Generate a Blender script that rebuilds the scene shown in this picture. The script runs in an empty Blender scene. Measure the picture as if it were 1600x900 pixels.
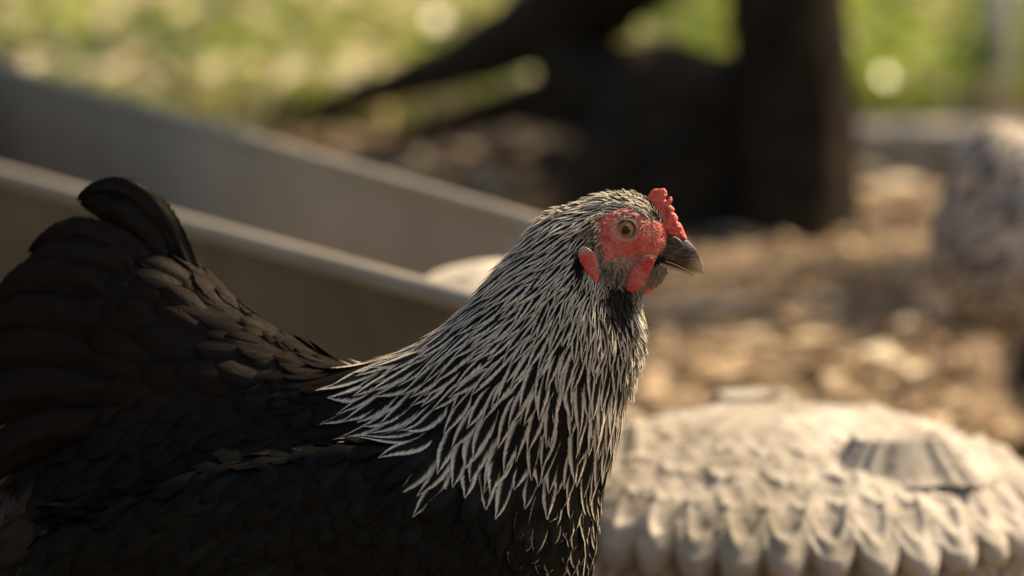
import bpy, math, random
import numpy as np
from mathutils import Vector, noise as mnoise

rng = np.random.default_rng(7)
random.seed(7)
sc = bpy.context.scene
COL = sc.collection

# ------------------------------------------------------------------ camera
PITCH = math.radians(9.0)
CAMZ = 0.6818
CAMY = -2.0
FPX = 120.0 / 36.0 * 1600.0
cd = bpy.data.cameras.new("camera")
cam = bpy.data.objects.new("camera", cd)
COL.objects.link(cam)
cam.location = (0, CAMY, CAMZ)
cam.rotation_euler = (math.pi / 2 - PITCH, 0, 0)
cd.lens = 120.0
cd.sensor_width = 36.0
cd.clip_start = 0.05
cd.clip_end = 2000.0
cd.dof.use_dof = True
cd.dof.focus_distance = 2.0
cd.dof.aperture_fstop = 3.6
cd.dof.aperture_blades = 9
sc.camera = cam

# ------------------------------------------------------------------ light
SUN_EL, SUN_AZ = 46.0, 58.0          # azimuth measured from +Y towards +X
world = bpy.data.worlds.new("World")
sc.world = world
world.use_nodes = True
wn = world.node_tree.nodes
wl = world.node_tree.links
bg = wn["Background"]
sky = wn.new("ShaderNodeTexSky")
sky.sky_type = 'NISHITA'
sky.sun_disc = False
sky.sun_elevation = math.radians(SUN_EL)
sky.sun_rotation = math.radians(SUN_AZ)
sky.dust_density = 3.0
wl.new(sky.outputs[0], bg.inputs[0])
bg.inputs[1].default_value = 0.085
sd = bpy.data.lights.new("sun", 'SUN')
sd.energy = 4.6
sd.angle = math.radians(0.5)
sd.color = (1.0, 0.87, 0.70)
sun = bpy.data.objects.new("sun", sd)
COL.objects.link(sun)
el, az = math.radians(SUN_EL), math.radians(SUN_AZ)
SUNV = Vector((math.sin(az) * math.cos(el), math.cos(az) * math.cos(el), math.sin(el)))
sun.rotation_euler = (-SUNV).to_track_quat('-Z', 'Y').to_euler()
sun.location = (3, 6, 8)
vs = sc.view_settings
vs.view_transform = 'Standard'
vs.look = 'None'
vs.gamma = 1.0
vs.exposure = 1.18
vs.use_white_balance = True
vs.white_balance_temperature = 7600
vs.white_balance_tint = 8
sc.cycles.use_denoising = True
sc.cycles.max_bounces = 8
sc.cycles.transparent_max_bounces = 24
sc.cycles.sample_clamp_indirect = 6.0

# ------------------------------------------------------------------ mapping helpers
cp, sp_ = math.cos(PITCH), math.sin(PITCH)

def W3(px, py, Y=0.0):
    """pixel of the 1600x900 layout sketch -> world point on the plane at Y"""
    px = np.asarray(px, float); py = np.asarray(py, float); Y = np.asarray(Y, float)
    a = (px - 800) / FPX
    b = (450 - py) / FPX
    dx, dy, dz = a, cp + b * sp_, -sp_ + b * cp
    t = (Y - CAMY) / dy
    return np.stack([a * t + 0 * dy, Y + 0 * t, CAMZ + dz * t], -1)

def PX(P):
    """world -> layout coordinates"""
    x, y, z = P[..., 0], P[..., 1] - CAMY, P[..., 2] - CAMZ
    dep = y * cp - z * sp_
    up = y * sp_ + z * cp
    return 800 + FPX * x / dep, 450 - FPX * up / dep

S = 2.0 / FPX                     # metres per layout unit at the hen

# ------------------------------------------------------------------ object helpers
def mesh_obj(name, V, F, mat=None, parent=None, smooth=True, uv=None, attrs=None, loc=None):
    me = bpy.data.meshes.new(name)
    V = np.asarray(V, np.float32)
    if isinstance(F, np.ndarray):
        k = F.shape[1]
        me.vertices.add(len(V)); me.vertices.foreach_set("co", V.ravel())
        me.loops.add(F.size); me.loops.foreach_set("vertex_index", F.astype(np.int32).ravel())
        me.polygons.add(len(F))
        me.polygons.foreach_set("loop_start", np.arange(len(F), dtype=np.int32) * k)
        me.polygons.foreach_set("loop_total", np.full(len(F), k, np.int32))
        me.update(calc_edges=True)
        me.validate()
    else:
        me.from_pydata(V.tolist(), [], [tuple(int(i) for i in f) for f in F])
        me.update()
    if smooth:
        me.polygons.foreach_set("use_smooth", np.ones(len(me.polygons), bool))
    if uv is not None:
        l = me.uv_layers.new(name="UVMap")
        idx = np.empty(len(me.loops), np.int32); me.loops.foreach_get("vertex_index", idx)
        l.data.foreach_set("uv", np.asarray(uv, np.float32)[idx].ravel())
    if attrs:
        for k2, v in attrs.items():
            v = np.asarray(v, np.float32)
            if v.ndim == 1:
                a = me.attributes.new(k2, 'FLOAT', 'POINT'); a.data.foreach_set("value", v)
            else:
                a = me.attributes.new(k2, 'FLOAT_VECTOR', 'POINT'); a.data.foreach_set("vector", v.ravel())
    o = bpy.data.objects.new(name, me)
    COL.objects.link(o)
    if mat: me.materials.append(mat)
    if parent is not None:
        o.parent = parent
        o.matrix_parent_inverse = Vector((0, 0, 0)) and parent.matrix_world.inverted() if False else __import__('mathutils').Matrix.Translation(-Vector(parent.location))
    return o

def tag(o, label=None, cat=None, group=None, kind=None):
    if label: o["label"] = label
    if cat: o["category"] = cat
    if group: o["group"] = group
    if kind: o["kind"] = kind
    return o

def empty(name, loc, label, cat, group=None):
    o = bpy.data.objects.new(name, None)
    o.empty_display_size = 0.05
    o.location = loc
    COL.objects.link(o)
    return tag(o, label, cat, group)

# ------------------------------------------------------------------ materials
class MT:
    def __init__(s, name):
        s.m = bpy.data.materials.new(name); s.m.use_nodes = True
        s.n = s.m.node_tree.nodes; s.l = s.m.node_tree.links
        s.b = s.n["Principled BSDF"]; s.out = s.n["Material Output"]
    def N(s, t, **kw):
        n = s.n.new(t)
        for k, v in kw.items(): setattr(n, k, v)
        return n
    def set(s, n, i, v):
        if hasattr(v, 'is_linked') or isinstance(v, bpy.types.NodeSocket): s.l.new(v, n.inputs[i])
        else: n.inputs[i].default_value = v
    def math(s, op, a, b=None, c=None, clamp=False):
        n = s.N("ShaderNodeMath", operation=op); n.use_clamp = clamp
        s.set(n, 0, a)
        if b is not None: s.set(n, 1, b)
        if c is not None: s.set(n, 2, c)
        return n.outputs[0]
    def mix(s, f, a, b):
        n = s.N("ShaderNodeMix", data_type='RGBA')
        s.set(n, 0, f)
        for i, v in ((6, a), (7, b)):
            if isinstance(v, tuple) and len(v) == 3: v = v + (1,)
            s.set(n, i, v)
        return n.outputs[2]
    def noise(s, vec, scale, detail=4, rough=0.55, out=0):
        n = s.N("ShaderNodeTexNoise"); s.set(n, "Scale", scale); s.set(n, "Detail", detail); s.set(n, "Roughness", rough)
        if vec is not None: s.l.new(vec, n.inputs[0])
        return n.outputs[out]
    def obj(s):
        return s.N("ShaderNodeTexCoord").outputs["Object"]
    def ramp(s, f, stops):
        n = s.N("ShaderNodeValToRGB"); s.l.new(f, n.inputs[0])
        e = n.color_ramp.elements
        while len(e) < len(stops): e.new(0.5)
        for el_, (p, c) in zip(e, stops):
            el_.position = p
            el_.color = (c, c, c, 1) if not isinstance(c, tuple) else c + (1,)
        return n.outputs[0]
    def bump(s, h, strength, dist):
        n = s.N("ShaderNodeBump"); s.set(n, "Strength", strength); s.set(n, "Distance", dist); s.l.new(h, n.inputs["Height"])
        s.l.new(n.outputs[0], s.b.inputs["Normal"])
    def P(s, k, v):
        if isinstance(v, tuple) and len(v) == 3 and k in ("Base Color", "Subsurface Radius", "Sheen Tint"):
            v = v + (1,) if k != "Subsurface Radius" else v
        s.set(s.b, k, v)
    def attr(s, name, out="Fac"):
        n = s.N("ShaderNodeAttribute"); n.attribute_name = name
        return n.outputs[out]

def simple(name, c1, c2, scale=8, rough=0.8, bump=0.3, bdist=0.01, metal=0, detail=6, spec=None):
    m = MT(name); o = m.obj()
    f = m.noise(o, scale, detail, 0.6)
    f = m.ramp(f, [(0.35, 0.0), (0.65, 1.0)])
    m.P("Base Color", m.mix(f, c1, c2)); m.P("Roughness", rough); m.P("Metallic", metal)
    if spec is not None: m.P("Specular IOR Level", spec)
    if bump: m.bump(m.noise(o, scale * 4, 8, 0.65), bump, bdist)
    return m.m

# feathers: uv = (u in -1..1, v in 0..1); mm = (across mm, along mm, seed); edge = half width of the dark centre
def feather_mat(name, dark, dark2, pale, pale2, rough=0.5, spec=0.35, fringe=0.3, sheen=0.0, gloss=None, grough=0.4):
    m = MT(name)
    uvn = m.N("ShaderNodeUVMap"); uvn.uv_map = "UVMap"
    sx = m.N("ShaderNodeSeparateXYZ"); m.l.new(uvn.outputs[0], sx.inputs[0])
    u = m.math('ABSOLUTE', sx.outputs[0]); v = sx.outputs[1]
    mm = m.N("ShaderNodeSeparateXYZ"); m.l.new(m.attr("mm", "Vector"), mm.inputs[0])
    ua = m.math('ABSOLUTE', mm.outputs[0])
    b = m.math('SUBTRACT', mm.outputs[1], m.math('MULTIPLY', ua, 1.9))
    sgn = m.math('MULTIPLY', m.math('SIGN', mm.outputs[0]), 7.3)
    cb = m.N("ShaderNodeCombineXYZ")
    m.l.new(m.math('MULTIPLY', b, 1.4), cb.inputs[0])
    m.l.new(m.math('MULTIPLY_ADD', ua, 0.10, sgn), cb.inputs[1])
    m.l.new(mm.outputs[2], cb.inputs[2])
    bn = m.noise(cb.outputs[0], 1.0, 4, 0.6)            # barb streaks
    bnc = m.ramp(bn, [(0.3, 0.0), (0.7, 1.0)])
    edge = m.attr("edge")
    # dark centre narrows towards the tip
    vv = m.math('POWER', v, 3.0)
    lim = m.math('MULTIPLY', edge, m.math('SUBTRACT', 1.0, m.math('MULTIPLY', vv, m.math('SUBTRACT', 1.12, m.math('MULTIPLY', edge, 0.9), clamp=True))))
    uj = m.math('ADD', u, m.math('MULTIPLY', m.math('SUBTRACT', bn, 0.5), 0.75))
    f = m.math('DIVIDE', m.math('SUBTRACT', uj, lim), 0.26, clamp=True)
    rnd = m.attr("rnd")
    pc = m.mix(bnc, pale2, pale)
    pc = m.mix(m.math('MULTIPLY', rnd, 0.45), pc, pale2)
    dc = m.mix(rnd, dark, dark2)
    col = m.mix(f, dc, pc)
    # shaft line
    m.P("Base Color", col)
    m.P("Roughness", m.math('MULTIPLY_ADD', bn, 0.35, rough - 0.15)); m.P("Specular IOR Level", spec)
    if sheen:
        m.P("Sheen Weight", sheen); m.P("Sheen Roughness", 0.4)
    m.bump(m.math('ADD', bnc, m.math('MULTIPLY', m.math('LESS_THAN', u, 0.05), 0.5)), 0.5, 0.0004)
    # frayed barbs
    ef = m.math('ADD', u, m.math('MULTIPLY', bnc, fringe))
    tipf = m.math('MULTIPLY', m.math('POWER', v, 8.0), 0.35)
    al = m.math('LESS_THAN', m.math('ADD', ef, tipf), 1.03)
    tr = m.N("ShaderNodeBsdfTransparent"); tl = m.N("ShaderNodeBsdfTranslucent"); m.l.new(col, tl.inputs[0])
    mx0 = m.N("ShaderNodeMixShader"); mx0.inputs[0].default_value = 0.22
    m.l.new(m.b.outputs[0], mx0.inputs[1]); m.l.new(tl.outputs[0], mx0.inputs[2])
    if gloss:
        mx0.inputs[0].default_value = 0.0
        nb = m.b.inputs["Normal"].links[0].from_socket
        df = m.N("ShaderNodeBsdfDiffuse"); gl = m.N("ShaderNodeBsdfAnisotropic"); ad = m.N("ShaderNodeAddShader")
        m.l.new(col, df.inputs[0]); m.l.new(nb, df.inputs["Normal"]); m.l.new(nb, gl.inputs["Normal"])
        g1_ = m.mix(rnd, tuple(c * 1.5 for c in gloss), tuple(c * 0.6 for c in gloss))
        gc_ = m.mix(m.math('MULTIPLY', bnc, 0.5), g1_, (gloss[0] * .5, gloss[1] * .5, gloss[2] * .5))
        rim_ = m.math('MAXIMUM', m.math('POWER', u, 3.0), m.math('POWER', v, 5.0))
        m.l.new(m.mix(m.math('MULTIPLY', rim_, 0.9, clamp=True), gc_, (gloss[0] * .15, gloss[1] * .15, gloss[2] * .15)), gl.inputs[0]); gl.inputs["Roughness"].default_value = grough
        m.l.new(df.outputs[0], ad.inputs[0]); m.l.new(gl.outputs[0], ad.inputs[1]); m.l.new(ad.outputs[0], mx0.inputs[1])
    mx = m.N("ShaderNodeMixShader"); m.l.new(al, mx.inputs[0]); m.l.new(tr.outputs[0], mx.inputs[1]); m.l.new(mx0.outputs[0], mx.inputs[2])
    m.l.new(mx.outputs[0], m.out.inputs[0])
    return m.m

M_hackle = feather_mat("hackle feather", (0.004, 0.0035, 0.0035), (0.010, 0.008, 0.007), (0.92, 0.84, 0.70), (0.40, 0.34, 0.265), rough=0.65, spec=0.12, fringe=0.30)
M_black = feather_mat("black feather", (0.0028, 0.0034, 0.0032), (0.0068, 0.0052, 0.0044), (0.66, 0.58, 0.46), (0.36, 0.30, 0.23), rough=0.40, spec=0.26, fringe=0.14, gloss=(0.0085, 0.0090, 0.0082), grough=0.32)
M_backf = feather_mat("brownish black feather", (0.0035, 0.003, 0.0027), (0.0085, 0.0066, 0.0054), (0.45, 0.38, 0.30), (0.20, 0.16, 0.13), rough=0.55, spec=0.14, fringe=0.2, gloss=(0.0100, 0.0082, 0.0072), grough=0.40)
M_fluff = feather_mat("dark fluff", (0.014, 0.011, 0.009), (0.038, 0.029, 0.023), (0.3, 0.25, 0.2), (0.2, 0.16, 0.13), rough=0.7, spec=0.2, fringe=0.6)
M_bristle = feather_mat("bristle", (0.07, 0.05, 0.04), (0.14, 0.11, 0.09), (0.62, 0.5, 0.38), (0.3, 0.23, 0.17), rough=0.6, spec=0.2, fringe=0.5)
M_speck = feather_mat("speckled feather", (0.14, 0.12, 0.11), (0.24, 0.21, 0.19), (0.82, 0.70, 0.57), (0.56, 0.47, 0.38), rough=0.6, spec=0.2, fringe=0.4)

def skin_mat(name, c1, c2, scale=900, rough=0.5, sss=0.25, bump=0.6):
    m = MT(name); o = m.obj()
    f = m.noise(o, scale, 3, 0.6)
    f2 = m.noise(o, scale * 0.16, 3, 0.5)
    c = m.mix(m.ramp(f, [(0.38, 0.0), (0.62, 1.0)]), c1, c2)
    c = m.mix(m.ramp(f2, [(0.45, 0.0), (0.75, 0.75)]), c, (0.60, 0.22, 0.17))
    f3 = m.noise(o, scale * 0.32, 5, 0.7)
    c = m.mix(m.ramp(f3, [(0.50, 0.0), (0.62, 0.75)]), c, (0.20, 0.022, 0.018))
    pale = m.attr("pale")
    c = m.mix(pale, c, (0.30, 0.22, 0.17))
    m.P("Base Color", c); m.P("Roughness", rough)
    m.P("Subsurface Weight", sss * 0.5); m.P("Subsurface Radius", (0.004, 0.0012, 0.0006)); m.P("Subsurface Scale", 1.0)
    m.P("Specular IOR Level", 0.4)
    vo = m.N("ShaderNodeTexVoronoi"); vo.inputs["Scale"].default_value = scale * 1.0; m.l.new(o, vo.inputs[0])
    m.bump(m.math('ADD', vo.outputs[0], f), bump, 0.0007)
    return m.m
M_face = skin_mat("red face skin", (0.62, 0.085, 0.065), (0.36, 0.035, 0.03), rough=0.5, bump=0.5)
M_comb = skin_mat("red comb", (0.70, 0.10, 0.065), (0.56, 0.06, 0.04), scale=900, rough=0.6, bump=0.45)
M_wattle = skin_mat("red wattle", (0.54, 0.05, 0.038), (0.36, 0.022, 0.02), scale=700, rough=0.5, bump=0.55)

def beak_mat():
    m = MT("horn beak"); o = m.obj()
    t = m.attr("tipf")
    st = m.N("ShaderNodeMapping"); st.inputs["Scale"].default_value = (180, 300, 900); m.l.new(o, st.inputs[0])
    f = m.noise(st.outputs[0], 1.0, 4, 0.6)
    c = m.mix(m.ramp(f, [(0.35, 0.0), (0.7, 1.0)]), (0.016, 0.011, 0.011), (0.070, 0.048, 0.042))
    c = m.mix(m.math('ADD', t, m.math('MULTIPLY', m.math('SUBTRACT', f, 0.5), 0.5), clamp=True), c, (0.46, 0.34, 0.22))
    m.P("Base Color", c); m.P("Roughness", m.math('MULTIPLY_ADD', f, 0.3, 0.30)); m.P("Specular IOR Level", 0.28)
    m.bump(f, 0.6, 0.0006)
    return m.m
M_beak = beak_mat()
M_nostril = simple("nostril horn", (0.012, 0.008, 0.008), (0.04, 0.025, 0.022), 900, 0.5, 0.4, 0.0004)
M_gape = simple("pale gape", (0.42, 0.22, 0.15), (0.55, 0.33, 0.23), 900, 0.5, 0.3, 0.0003)

def eye_mat():
    m = MT("eye"); r = m.attr("rad")          # 0 centre of the pupil .. 1 iris rim
    a = m.attr("ang", "Vector")
    f = m.noise(a, 9.0, 3, 0.6)
    c = m.ramp(m.math('ADD', r, m.math('MULTIPLY', m.math('SUBTRACT', f, 0.5), 0.10)),
               [(0.0, (0.004, 0.003, 0.003)), (0.43, (0.004, 0.003, 0.003)), (0.50, (0.14, 0.06, 0.012)), (0.72, (0.30, 0.14, 0.025)), (0.90, (0.16, 0.07, 0.018)), (1.0, (0.02, 0.012, 0.01))])
    m.P("Base Color", c); m.P("Roughness", 0.32); m.P("Coat Weight", 0.5); m.P("Specular IOR Level", 0.2); m.P("Coat Roughness", 0.02); m.P("Coat IOR", 1.38)
    return m.m
M_eye = eye_mat()

M_leg = simple("scaly yellow leg", (0.35, 0.24, 0.08), (0.22, 0.15, 0.07), 300, 0.55, 0.6, 0.001)
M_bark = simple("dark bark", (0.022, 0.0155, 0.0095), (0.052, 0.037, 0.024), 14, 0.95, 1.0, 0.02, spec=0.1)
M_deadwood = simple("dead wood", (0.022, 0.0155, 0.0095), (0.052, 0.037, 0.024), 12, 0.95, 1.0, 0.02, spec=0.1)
M_timber = simple("weathered timber", (0.48, 0.38, 0.27), (0.62, 0.50, 0.36), 9, 0.85, 0.5, 0.006)
M_postm = simple("weathered grey post", (0.60, 0.54, 0.49), (0.75, 0.68, 0.62), 9, 0.85, 0.5, 0.006)

def stone_mat():
    m = MT("weathered cast stone"); o = m.obj()
    f = m.noise(o, 14, 6, 0.65)
    c = m.mix(m.ramp(f, [(0.35, 0.0), (0.65, 1.0)]), (0.27, 0.235, 0.20), (0.455, 0.405, 0.345))
    f2 = m.noise(o, 60, 5, 0.7)
    c = m.mix(m.ramp(f2, [(0.50, 0.0), (0.66, 0.8)]), c, (0.17, 0.135, 0.10))
    c = m.mix(m.ramp(m.noise(o, 5, 4, 0.5), [(0.48, 0.0), (0.66, 0.7)]), c, (0.20, 0.17, 0.12))
    m.P("Base Color", c); m.P("Roughness", 0.85); m.P("Specular IOR Level", 0.3)
    m.bump(m.noise(o, 160, 8, 0.7), 0.7, 0.003)
    return m.m
M_stone = stone_mat()

def trough_mat():
    m = MT("galvanised metal"); o = m.obj()
    f = m.noise(o, 5, 5, 0.6)
    vo = m.N("ShaderNodeTexVoronoi"); vo.inputs["Scale"].default_value = 40; m.l.new(o, vo.inputs[0])
    c = m.mix(m.ramp(f, [(0.3, 0.0), (0.7, 1.0)]), (0.20, 0.172, 0.134), (0.275, 0.238, 0.187))
    c = m.mix(m.math('MULTIPLY', vo.outputs[1], 0.15), c, (0.22, 0.20, 0.17))
    m.P("Base Color", c); m.P("Metallic", 0.0); m.P("Specular IOR Level", 0.2); m.P("Roughness", m.math('MULTIPLY_ADD', f, 0.25, 0.6))
    m.bump(m.noise(o, 18, 5, 0.6), 0.15, 0.01)
    return m.m
M_trough = trough_mat()
M_trough_shade = simple("shade-brown trough side", (0.070, 0.050, 0.022), (0.11, 0.080, 0.038), 7, 0.7, 0.3, 0.006)  # shade and ground bounce on the outer wall, painted as a brown colour

def ground_mat():
    m = MT("bare earth with litter"); o = m.obj()
    f = m.noise(o, 2.2, 6, 0.6)
    c = m.mix(m.ramp(f, [(0.35, 0.0), (0.65, 1.0)]), (0.115, 0.072, 0.042), (0.26, 0.18, 0.11))
    f2 = m.noise(o, 26, 6, 0.7)
    c = m.mix(m.ramp(f2, [(0.48, 0.0), (0.68, 0.8)]), c, (0.50, 0.39, 0.26))
    c = m.mix(m.ramp(m.noise(o, 11, 5, 0.7), [(0.52, 0.0), (0.66, 0.8)]), c, (0.07, 0.045, 0.028))
    sy = m.N("ShaderNodeSeparateXYZ"); m.l.new(o, sy.inputs[0])
    far = m.math('MULTIPLY_ADD', sy.outputs[1], 0.5, -2.6, clamp=True)
    gcol = m.mix(m.ramp(m.noise(o, 1.5, 6, 0.65), [(0.4, 0.0), (0.6, 1.0)]), (0.09, 0.13, 0.03), (0.22, 0.23, 0.08))
    c = m.mix(far, c, gcol)
    m.P("Base Color", c); m.P("Roughness", 0.95); m.P("Specular IOR Level", 0.15)
    m.bump(m.noise(o, 30, 8, 0.7), 0.8, 0.03)
    return m.m
M_ground = ground_mat()

def leafy(name, trans=0.45, rough=0.55):
    m = MT(name); c = m.attr("col", "Color")
    m.l.new(c, m.b.inputs["Base Color"]); m.P("Roughness", rough); m.P("Specular IOR Level", 0.3)
    tl = m.N("ShaderNodeBsdfTranslucent"); m.l.new(c, tl.inputs[0])
    mx = m.N("ShaderNodeMixShader"); mx.inputs[0].default_value = trans
    m.l.new(m.b.outputs[0], mx.inputs[1]); m.l.new(tl.outputs[0], mx.inputs[2]); m.l.new(mx.outputs[0], m.out.inputs[0])
    return m.m
M_leaf = leafy("tree leaf"); M_grass = leafy("grass blade", 0.5); M_litter = leafy("dry litter", 0.15, 0.8)

# ------------------------------------------------------------------ implicit surfaces
def smin(a, b, k):
    h = np.clip(0.5 + 0.5 * (b - a) / k, 0, 1)
    return b * (1 - h) + a * h - k * h * (1 - h)

def nets(fn, lo, hi, h):
    lo = np.array(lo, float); hi = np.array(hi, float)
    n = np.ceil((hi - lo) / h).astype(int) + 1
    ax = [lo[i] + h * np.arange(n[i]) for i in range(3)]
    F = np.empty(n)
    YY, ZZ = np.meshgrid(ax[1], ax[2], indexing='ij')
    for i0 in range(0, n[0], 16):
        xs = ax[0][i0:i0 + 16]
        P = np.empty((len(xs),) + YY.shape + (3,))
        P[..., 0] = xs[:, None, None]; P[..., 1] = YY; P[..., 2] = ZZ
        F[i0:i0 + 16] = fn(P.reshape(-1, 3)).reshape(P.shape[:3])
    s = F < 0
    c = [n[0] - 1, n[1] - 1, n[2] - 1]
    acc = np.zeros(c + [3]); cnt = np.zeros(c)
    corners = [(i, j, k) for i in (0, 1) for j in (0, 1) for k in (0, 1)]
    def sl(A, o): return A[o[0]:o[0] + c[0], o[1]:o[1] + c[1], o[2]:o[2] + c[2]]
    for a in corners:
        for d in range(3):
            if a[d] == 0:
                b = list(a); b[d] = 1
                fa, fb = sl(F, a), sl(F, b)
                x = (sl(s, a) != sl(s, b))
                t = np.where(x, fa / np.where(x, fa - fb, 1), 0)
                for e in range(3):
                    acc[..., e] += np.where(x, a[e] + (t if e == d else 0), 0)
                cnt += x
    act = cnt > 0
    idx = -np.ones(c, int); idx[act] = np.arange(act.sum())
    cell = np.argwhere(act)
    V = lo + h * (cell + acc[act] / cnt[act][:, None])
    Q = []
    for d in range(3):
        e, f = (d + 1) % 3, (d + 2) % 3
        A = [slice(None)] * 3; B = [slice(None)] * 3
        A[d] = slice(0, n[d] - 1); B[d] = slice(1, n[d])
        x = s[tuple(A)] != s[tuple(B)]
        g = np.argwhere(x)
        ok = (g[:, e] > 0) & (g[:, f] > 0) & (g[:, e] < c[e]) & (g[:, f] < c[f])
        g = g[ok]
        ins = s[tuple(A)][tuple(g.T)]
        q = []
        for (u_, v_) in ((1, 1), (0, 1), (0, 0), (1, 0)):
            gg = g.copy(); gg[:, e] -= u_; gg[:, f] -= v_
            q.append(idx[tuple(gg.T)])
        q = np.stack(q, 1)
        q[~ins] = q[~ins][:, ::-1]
        Q.append(q)
    Q = np.concatenate(Q)
    return V, Q

def poly_sd(poly, x, y):
    P = np.asarray(poly, float); n = len(P)
    d = np.full(x.shape, 1e18); sgn = np.ones(x.shape)
    j = n - 1
    for i in range(n):
        ex, ey = P[j] - P[i]; wx, wy = x - P[i, 0], y - P[i, 1]
        t = np.clip((wx * ex + wy * ey) / (ex * ex + ey * ey + 1e-12), 0, 1)
        d = np.minimum(d, (wx - ex * t) ** 2 + (wy - ey * t) ** 2)
        c1 = y >= P[i, 1]; c2 = y < P[j, 1]; c3 = ex * wy > ey * wx
        fl = (c1 & c2 & c3) | (~c1 & ~c2 & ~c3)
        sgn = np.where(fl, -sgn, sgn)
        j = i
    return sgn * np.sqrt(d)

def smooth_poly(P, it=2):
    P = np.asarray(P, float)
    for _ in range(it):
        Q = np.roll(P, -1, 0)
        P = np.stack([0.75 * P + 0.25 * Q, 0.25 * P + 0.75 * Q], 1).reshape(-1, 2)
    return P

def vnoise(P, scale, seed=0.0):
    """cheap smooth value field made of rotated sines"""
    r = np.random.default_rng(int(seed * 10) + 3)
    v = 0
    for k in range(6):
        d = r.normal(size=3); d /= np.linalg.norm(d)
        v = v + np.sin((P @ d) * scale * (0.7 + 0.35 * k) + r.uniform(0, 6.28)) / (1 + 0.35 * k)
    return v / 3.2

def pillow(name, poly, T, R, yc, mat, parent, h=1.0, bump=0.0, bscale=1.0, lean=None, attr=None, yshift=None, it=2):
    """closed soft solid with the outline poly (layout units), half thickness T(x,y) units, edge radius R"""
    poly = smooth_poly(poly, it) if it else np.asarray(poly, float)
    x0, y0 = poly.min(0) - 4; x1, y1 = poly.max(0) + 4
    Tm = T if not callable(T) else 40
    def fn(P):
        x, y, z = P[:, 0], P[:, 2], P[:, 1]
        d = poly_sd(poly, x, y)
        tt = T(x, y) if callable(T) else T
        q = np.clip(-d / R, 0, 1)
        th = tt * np.sqrt(np.maximum(1 - (1 - q) ** 2, 0))
        if bump: th = th * (1 + bump * vnoise(P * np.array([1, 0.3, 1]), bscale))
        zz = z - (yshift(x, y) if yshift else 0)
        return np.where(d > 0, np.maximum(d, np.abs(zz) - th), np.abs(zz) - th)
    sh = 0
    V, Q = nets(fn, (x0, -Tm - 14, y0), (x1, Tm + 14, y1), h)
    # relax
    V = relax(V, Q, 2)
    Wd = W3(V[:, 0], V[:, 2], yc + V[:, 1] * S)
    at = {"pale": np.zeros(len(V))}
    if attr: at.update(attr(V))
    return mesh_obj(name, Wd, Q, mat, parent, attrs=at)

def relax(V, Q, it):
    for _ in range(it):
        acc = np.zeros_like(V); cnt = np.zeros(len(V))
        for a in range(4):
            b = (a + 1) % 4
            for i, j in ((a, b), (b, a)):
                np.add.at(acc, Q[:, i], V[Q[:, j]]); np.add.at(cnt, Q[:, i], 1)
        V = 0.4 * V + 0.6 * acc / np.maximum(cnt, 1)[:, None]
    return V

# ------------------------------------------------------------------ the hen: body field
# (x, y, r, Y) -> (x, y, r, Y), width factor
YT = 0.085
PR = []
def cone(a, b, sy, k=0.014):
    A = W3(a[0], a[1], a[3]); B = W3(b[0], b[1], b[3])
    PR.append((A, B, a[2] * S * (a[3] + 2) / 2, b[2] * S * (b[3] + 2) / 2, sy, k))
cone((702, 834, 224, 0.0), (430, 860, 215, 0.035), 0.82)
cone((430, 860, 205, 0.035), (250, 790, 150, 0.06), 0.75, 0.03)
cone((450, 722, 168, 0.035), (232, 520, 122, 0.07), 0.62, 0.02)
cone((232, 520, 120, 0.07), (130, 590, 95, YT), 0.5, 0.02)
cone((300, 720, 150, 0.06), (135, 690, 112, YT), 0.6, 0.02)
cone((250, 800, 120, 0.06), (120, 800, 85, YT), 0.6, 0.02)
cone((702, 834, 222, 0.0), (800, 645, 168, 0.0), 0.84, 0.02)
cone((800, 645, 166, 0.0), (868, 522, 130, 0.0), 0.80, 0.015)
cone((868, 522, 128, 0.0), (903, 408, 78, 0.0), 0.74, 0.015)
cone((903, 408, 76, 0.0), (952, 368, 60, 0.0), 0.66, 0.010)
cone((952, 368, 60, 0.0), (985, 361, 53, 0.0), 0.68, 0.008)
cone((985, 366, 50, 0.0), (1020, 386, 27, 0.0), 0.66, 0.008)
cone((950, 410, 44, 0.0), (1016, 423, 22, 0.0), 0.66, 0.008)
cone((905, 452, 62, 0.0), (975, 470, 24, 0.0), 0.74, 0.010)
cone((520, 690, 108, 0.02), (672, 642, 98, 0.0), 0.8, 0.015)
cone((120, 800, 85, 0.06), (40, 850, 70, YT), 0.6, 0.02)
# folded wing lying along the near and the far flank
WING = []
def wing_prim(side):
    def f(P):
        a = W3(560, 790, 0.0); b = W3(190, 855, 0.045)
        off = np.array([0, side * 0.050, 0])
        a = a + off; b = b + off * 0.86
        ba = b - a; t = np.clip(((P - a) @ ba) / (ba @ ba), 0, 1)
        q = P - a - t[:, None] * ba
        up = np.cross(ba, [0, 1, 0]); up /= np.linalg.norm(up)
        if up[2] < 0: up = -up
        hgt = q @ up; al = q @ (ba / np.linalg.norm(ba)); dd = q - np.outer(hgt, up) - np.outer(al, ba / np.linalg.norm(ba))
        H = (0.040 * (1 - t) + 0.026 * t); Tk = 0.012 * (1 - t) + 0.010 * t
        rr = np.sqrt((hgt / H) ** 2 + (np.linalg.norm(dd, axis=1) / Tk) ** 2 + (al / 0.045) ** 2)
        return (rr - 1) * Tk
    return f
WP = [wing_prim(-1), wing_prim(1)]

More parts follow.
